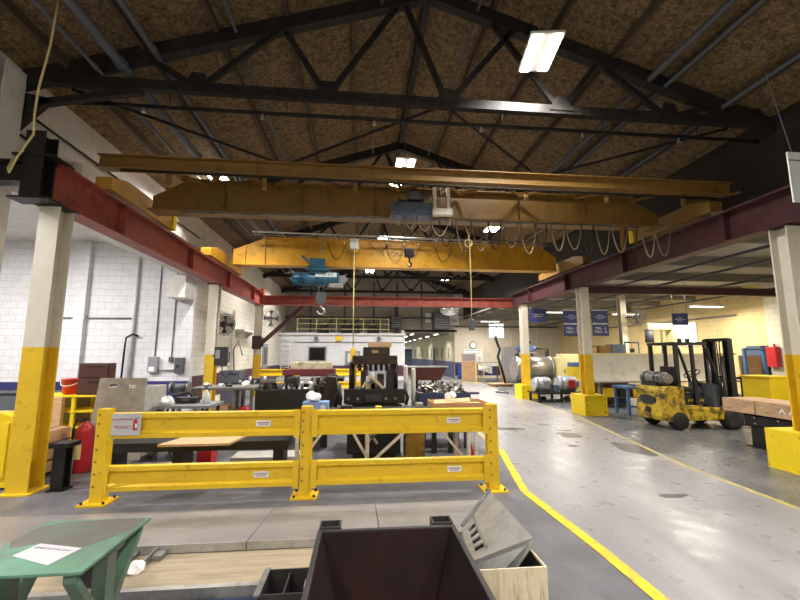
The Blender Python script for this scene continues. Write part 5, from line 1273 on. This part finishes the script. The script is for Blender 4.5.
# ------------------------------------------------------------------ hanging signs
def hang_sign(x0, x1, z0, z1, y, lab, lines, topz, xa, xb):
    t = T('hanging_sign', lab, 'sign', ((x0 + x1) / 2, y, z0))
    M().box(x0, x1, y, y + .02, z0, z1).out('board', signb, t)
    M().box(x0 - .01, x1 + .01, y - .004, y + .024, z1, z1 + .02).out('top_rail', galv, t)
    for (tx, s_, zz) in lines: text(tx, s_, ((x0 + x1) / 2, y - .003, zz), UP, inkw, t)
    for xs_, xt in ((x0 + .05, xa), (x1 - .05, xb)): M().tube([(xs_, y + .01, z1 + .02), (xt, y + .01, topz)], .006, 5).out('hanger_wire', wire_m, t)
    return t
hang_sign(6.72, 7.42, 3.0, 3.55, 15.3, 'single blue sign hanging beside the farthest aisle column', [('Complete Sets\nAnd Ready', .085, 3.28)], 3.78, 6.8, 6.88)
def minmax(x0, x1, y, z1, no, lab, xa, xb, topz):
    t = hang_sign(x0, x1, z1 - .42, z1, y, lab, [('Material\nTotal Rack Height\nRequired', .056, z1 - .21)], topz, xa, xb)
    M().box(x0, x1, y, y + .02, z1 - .84, z1 - .46).out('lower_board', signb, t)
    M().box(x0 + .02, x1 - .02, y + .004, y + .016, z1 - .46, z1 - .42).out('link_strip', galv, t)
    text('MIN - %s\nMAX - 8' % no, .12, ((x0 + x1) / 2, y - .003, z1 - .65), UP, inkw, t)
minmax(6.62, 7.19, 12.5, 3.17, '2', 'pair of blue signs reading MIN 2 and MAX 8 left of the middle aisle column', 6.7, 6.88, 3.775)
minmax(7.62, 8.18, 12.5, 3.18, '3', 'pair of blue signs reading MIN 3 and MAX 8 right of the middle aisle column', 7.78, 8.1, 4.39)
hang_sign(10.9, 11.5, 2.76, 3.16, 13.0, 'single blue sign hanging in front of the cream wall above the forklift', [('Material\nRack And Hoist\nReturns', .06, 2.96)], 4.39, 10.95, 11.45)
t = T('hanging_sign', 'white sign panel hanging at the right picture edge', 'sign', (6.4, 4.7, 3.8))
M().box(5.9, 7.0, 4.7, 4.72, 3.82, 4.55).out('board', labelw, t)
M().box(5.9, 7.0, 4.696, 4.7, 4.42, 4.435).out('printed_line', dgrey, t)
M().cyl((6.15, 4.697, 3.9), (6.15, 4.7, 3.9), .05, 16).out('printed_mark', dgrey, t)
for x in (5.98, 6.9): M().tube([(x, 4.71, 4.55), (x - .12, 4.9, roofz(x) - .2)], .006, 5).out('hanger_wire', wire_m, t)
t = T('drop_cord', 'pale yellow cord hanging in front of the left roof and column', 'cord', (-4.3, 5.3, 3.8))
M().tube([(-4.0, 5.1, roofz(-4.0) - .02), (-4.03, 5.1, 5.7), (-4.12, 5.12, 5.1), (-4.15, 5.15, 4.75), (-4.13, 5.15, 4.5), (-4.33, 5.2, 4.2), (-4.43, 5.24, 4.02)], .014, 6).out('hanging_cord', rope_m, t)
M().tube([(-4.43, 5.24, 4.02), (-4.5, 5.3, 4.1), (-4.52, 5.38, 4.28)], .014, 6).out('cord_end', rope_m, t)
# corridor clutter
t = T('roll_door_cart', 'blue grey covered cart standing in the mouth of the far corridor', 'cart', (3.7, 34.7, 0))
M().box(3.05, 4.4, 34.0, 35.4, .15, 2.2, .05).out('cover', cabinetb, t)
for x in (3.15, 4.2): M().cyl((x, 34.2, .1), (x + .1, 34.2, .1), .1, 14).out('caster', rubber, t)
M().box(3.05, 4.4, 33.97, 34.0, 2.0, 2.06).out('rail', navy, t)

# ------------------------------------------------------------------ forklift
t = T('forklift', 'worn yellow forklift with black overhead guard and mast by the right wall', 'forklift', (7.92, 9.35, 0), math.radians(-1.5))
MASTY = ('mast_channel', 'inner_channel', 'lift_cylinder', 'fork', 'mast_crossbar', 'carriage_bar', 'load_backrest', 'mast_hose')
def part(m, n, m_, p=None):
    dx = .14 if n in MASTY else .1 if n in ('dashboard', 'steering_column', 'steering_wheel') else 0
    if dx: m.b.transform(Matrix.Translation((dx, 0, 0)))
    return m.out(n, m_, p or t, True)
m = M()
pr = [(-.9, .3), (-.86, .2), (-.35, .2), (-.35, .98), (-.62, 1.0), (-.84, .98), (-.9, .9)]
ys = [(-.5, .86), (-.42, 1.0), (.42, 1.0), (.5, .86)]
rings = []
for y, k in ys:
    rings.append([m.b.verts.new((-.35 + (x + .35) * k, y, z)) for x, z in pr])
for A_, B_ in zip(rings, rings[1:]):
    for i in range(len(pr)):
        j = (i + 1) % len(pr); m._f((A_[i], A_[j], B_[j], B_[i]))
m._f(rings[0]); m._f(rings[-1][::-1])
cw_ = part(m, 'counterweight', forky)
m = M().prism([(.30 * math.cos(a * PI / 12) * (1 if 1 else 1), .66 + .11 * math.sin(a * PI / 12)) for a in range(24)], 'x', -.915, -.897)
part(m, 'rear_grille', black, cw_)
m = M()
for k in range(6): m.box(-.925, -.912, -.22 + k * .08, -.2 + k * .08, .575, .745)
part(m, 'grille_slat', dgrey, cw_)
o = text('CHALLENGER', .075, (0, 0, 0), (0, 0, 0), ink, t)
o.matrix_local = Matrix.Translation(V((-.902, 0, .83))) @ Euler((PI / 2, 0, -PI / 2)).to_matrix().to_4x4()
part(M().box(-.93, -.895, -.08, .08, .36, .48, .02), 'tow_pin', dark, cw_)
part(M().box(-.35, .66, -.46, .46, .2, .5, .03).box(-.35, .1, -.47, .47, .45, .56, .02), 'chassis', forky)
part(M().prism([(-.35, .56), (.22, .56), (.24, .66), (.1, .82), (-.35, .86)], 'y', -.42, .42), 'engine_hood', black)
m = M()
for k in range(6): m.bar((-.2 + k * .07, -.425, .64), (-.16 + k * .07, -.425, .7), .02, .008, up=(0, 1, 0))
part(m, 'warning_stripe', yel)
part(M().box(-.28, .12, -.24, .24, .84, .96, .05), 'seat', rubber); part(M().obox((-.3, 0, 1.2), (.1, .44, .5), (0, -.15, 0), bev=.04), 'backrest', rubber)
part(M().prism([(.36, .5), (.5, .5), (.55, .98), (.42, 1.05)], 'y', -.4, .4), 'dashboard', dgrey)
part(M().tube([(.4, 0, .95), (.22, 0, 1.25)], .025, 8), 'steering_column', black)
m = M(); q = Matrix.Translation(V((.2, 0, 1.27))) @ Euler((0, -.55, 0)).to_matrix().to_4x4()
m.tube([q @ V((.18 * math.cos(a * PI / 12), .18 * math.sin(a * PI / 12), 0)) for a in range(25)], .014, 7).bar(q @ V((-.18, 0, 0)), q @ V((.18, 0, 0)), .02)
part(m, 'steering_wheel', black)
for s in (-1, 1):
    part(M().bar((-.42, s * .43, .8), (-.42, s * .43, 2.0), .08, .07), 'guard_post', black)
    part(M().bar((-.02, s * .45, .56), (-.02, s * .43, 2.0), .07, .06), 'guard_post', black)
    part(M().tube([(.66, s * .45, .5), (.62, s * .45, 1.0), (.36, s * .43, 1.85), (.28, s * .43, 2.0)], .035, 8), 'guard_post', black)
m = M().bar((-.48, -.43, 2.0), (.36, -.43, 2.0), .07).bar((-.48, .43, 2.0), (.36, .43, 2.0), .07).bar((-.45, -.43, 2.0), (-.45, .43, 2.0), .07).bar((.33, -.43, 2.0), (.33, .43, 2.0), .07)
for k in range(5): m.bar((-.3 + .13 * k, -.43, 2.0), (-.3 + .13 * k, .43, 2.0), .025, .05)
part(m, 'overhead_guard', black)
for x in (-.3, -.1): part(M().box(x - .05, x + .05, -.46, -.42, 2.035, 2.12, .01), 'work_lamp', black)
tank = part(M().cyl((-.68, -.34, 1.17), (-.68, .34, 1.17), .155, 24).cyl((-.68, -.42, 1.17), (-.68, -.34, 1.17), .1, 24, .155).cyl((-.68, .34, 1.17), (-.68, .42, 1.17), .155, 24, .1), 'gas_cylinder', mat('gas_cylinder_grey', '#8c8a86', .4, .4, var=.15, dirt='#4c4844', amt=.42))
m = M()
for y in (-.2, .18): m.cyl((-.68, y, 1.17), (-.68, y + .05, 1.17), .163, 24)
part(m, 'cylinder_strap', black, tank)
part(M().cyl((-.68, -.47, 1.17), (-.68, -.42, 1.17), .11, 20).cyl((-.68, -.5, 1.17), (-.68, -.46, 1.17), .04, 12), 'valve_collar', silver, tank)
part(M().box(-.84, -.5, -.3, .3, .985, 1.03).box(-.84, -.8, -.25, .25, 1.03, 1.1), 'cylinder_cradle', black)
def wheel(x, y, r, w_, n):
    o = part(M().lathe([(r * .55, -w_ / 2), (r * .93, -w_ / 2), (r, -w_ * .32), (r, w_ * .32), (r * .93, w_ / 2), (r * .55, w_ / 2)], (x, y, r), 28, Matrix.Rotation(PI / 2, 4, 'X')), 'wheel', rubber)
    part(M().lathe([(0, -w_ * .42), (r * .3, -w_ * .46), (r * .34, -w_ * .3), (r * .56, -w_ * .36), (r * .56, w_ * .36), (0, w_ * .4)], (x, y, r), 20, Matrix.Rotation(PI / 2, 4, 'X')), 'rim', dgrey, o)
for s in (-1, 1):
    wheel(-.5, s * .43, .21, .18, 0); wheel(.78, s * .47, .25, .2, 1)
    part(M().prism([(.78 + .3 * math.cos(a * PI / 10), .25 + .3 * math.sin(a * PI / 10)) for a in range(11)] + [(.78 + .27 * math.cos(a * PI / 10), .25 + .27 * math.sin(a * PI / 10)) for a in range(10, -1, -1)], 'y', s * .47 - .1, s * .47 + .1), 'fender', forky)
    part(M().ib((.9, s * .3, .08), (.9, s * .3, 2.12), .12, .16, .03, .025, up=(0, 1, 0)), 'mast_channel', black)
    part(M().ib((.97, s * .22, .1), (.97, s * .22, 2.08), .09, .12, .025, .02, up=(0, 1, 0)), 'inner_channel', black)
    part(M().cyl((.82, s * .22, .2), (.82, s * .22, 1.7), .035, 12), 'lift_cylinder', steel)
    part(M().prism([(1.06, .06), (1.1, .06), (1.1, .8), (1.06, .8)], 'y', s * .2 - .05, s * .2 + .05).prism([(1.06, .04), (1.95, .045), (1.95, .06), (1.06, .09)], 'y', s * .2 - .05, s * .2 + .05), 'fork', dark)
for z in (.3, 1.05, 2.06): part(M().box(.86, .95, -.34, .34, z, z + .08), 'mast_crossbar', black)
for z in (.25, .62): part(M().box(1.02, 1.06, -.42, .42, z, z + .08), 'carriage_bar', dark)
m = M().box(1.02, 1.05, -.44, .44, 1.15, 1.2)
for k in range(7): m.box(1.025, 1.045, -.44 + k * .14, -.41 + k * .14, .7, 1.18)
part(m, 'load_backrest', black)
m = M()
for y in (-.1, .1): m.tube([(.9, y, .6), (.86, y, 1.4), (.88, y, 2.05), (.98, y, 2.1), (1.0, y, 1.5), (1.0, y, .7)], .015, 6)
part(m, 'mast_hose', rubber)
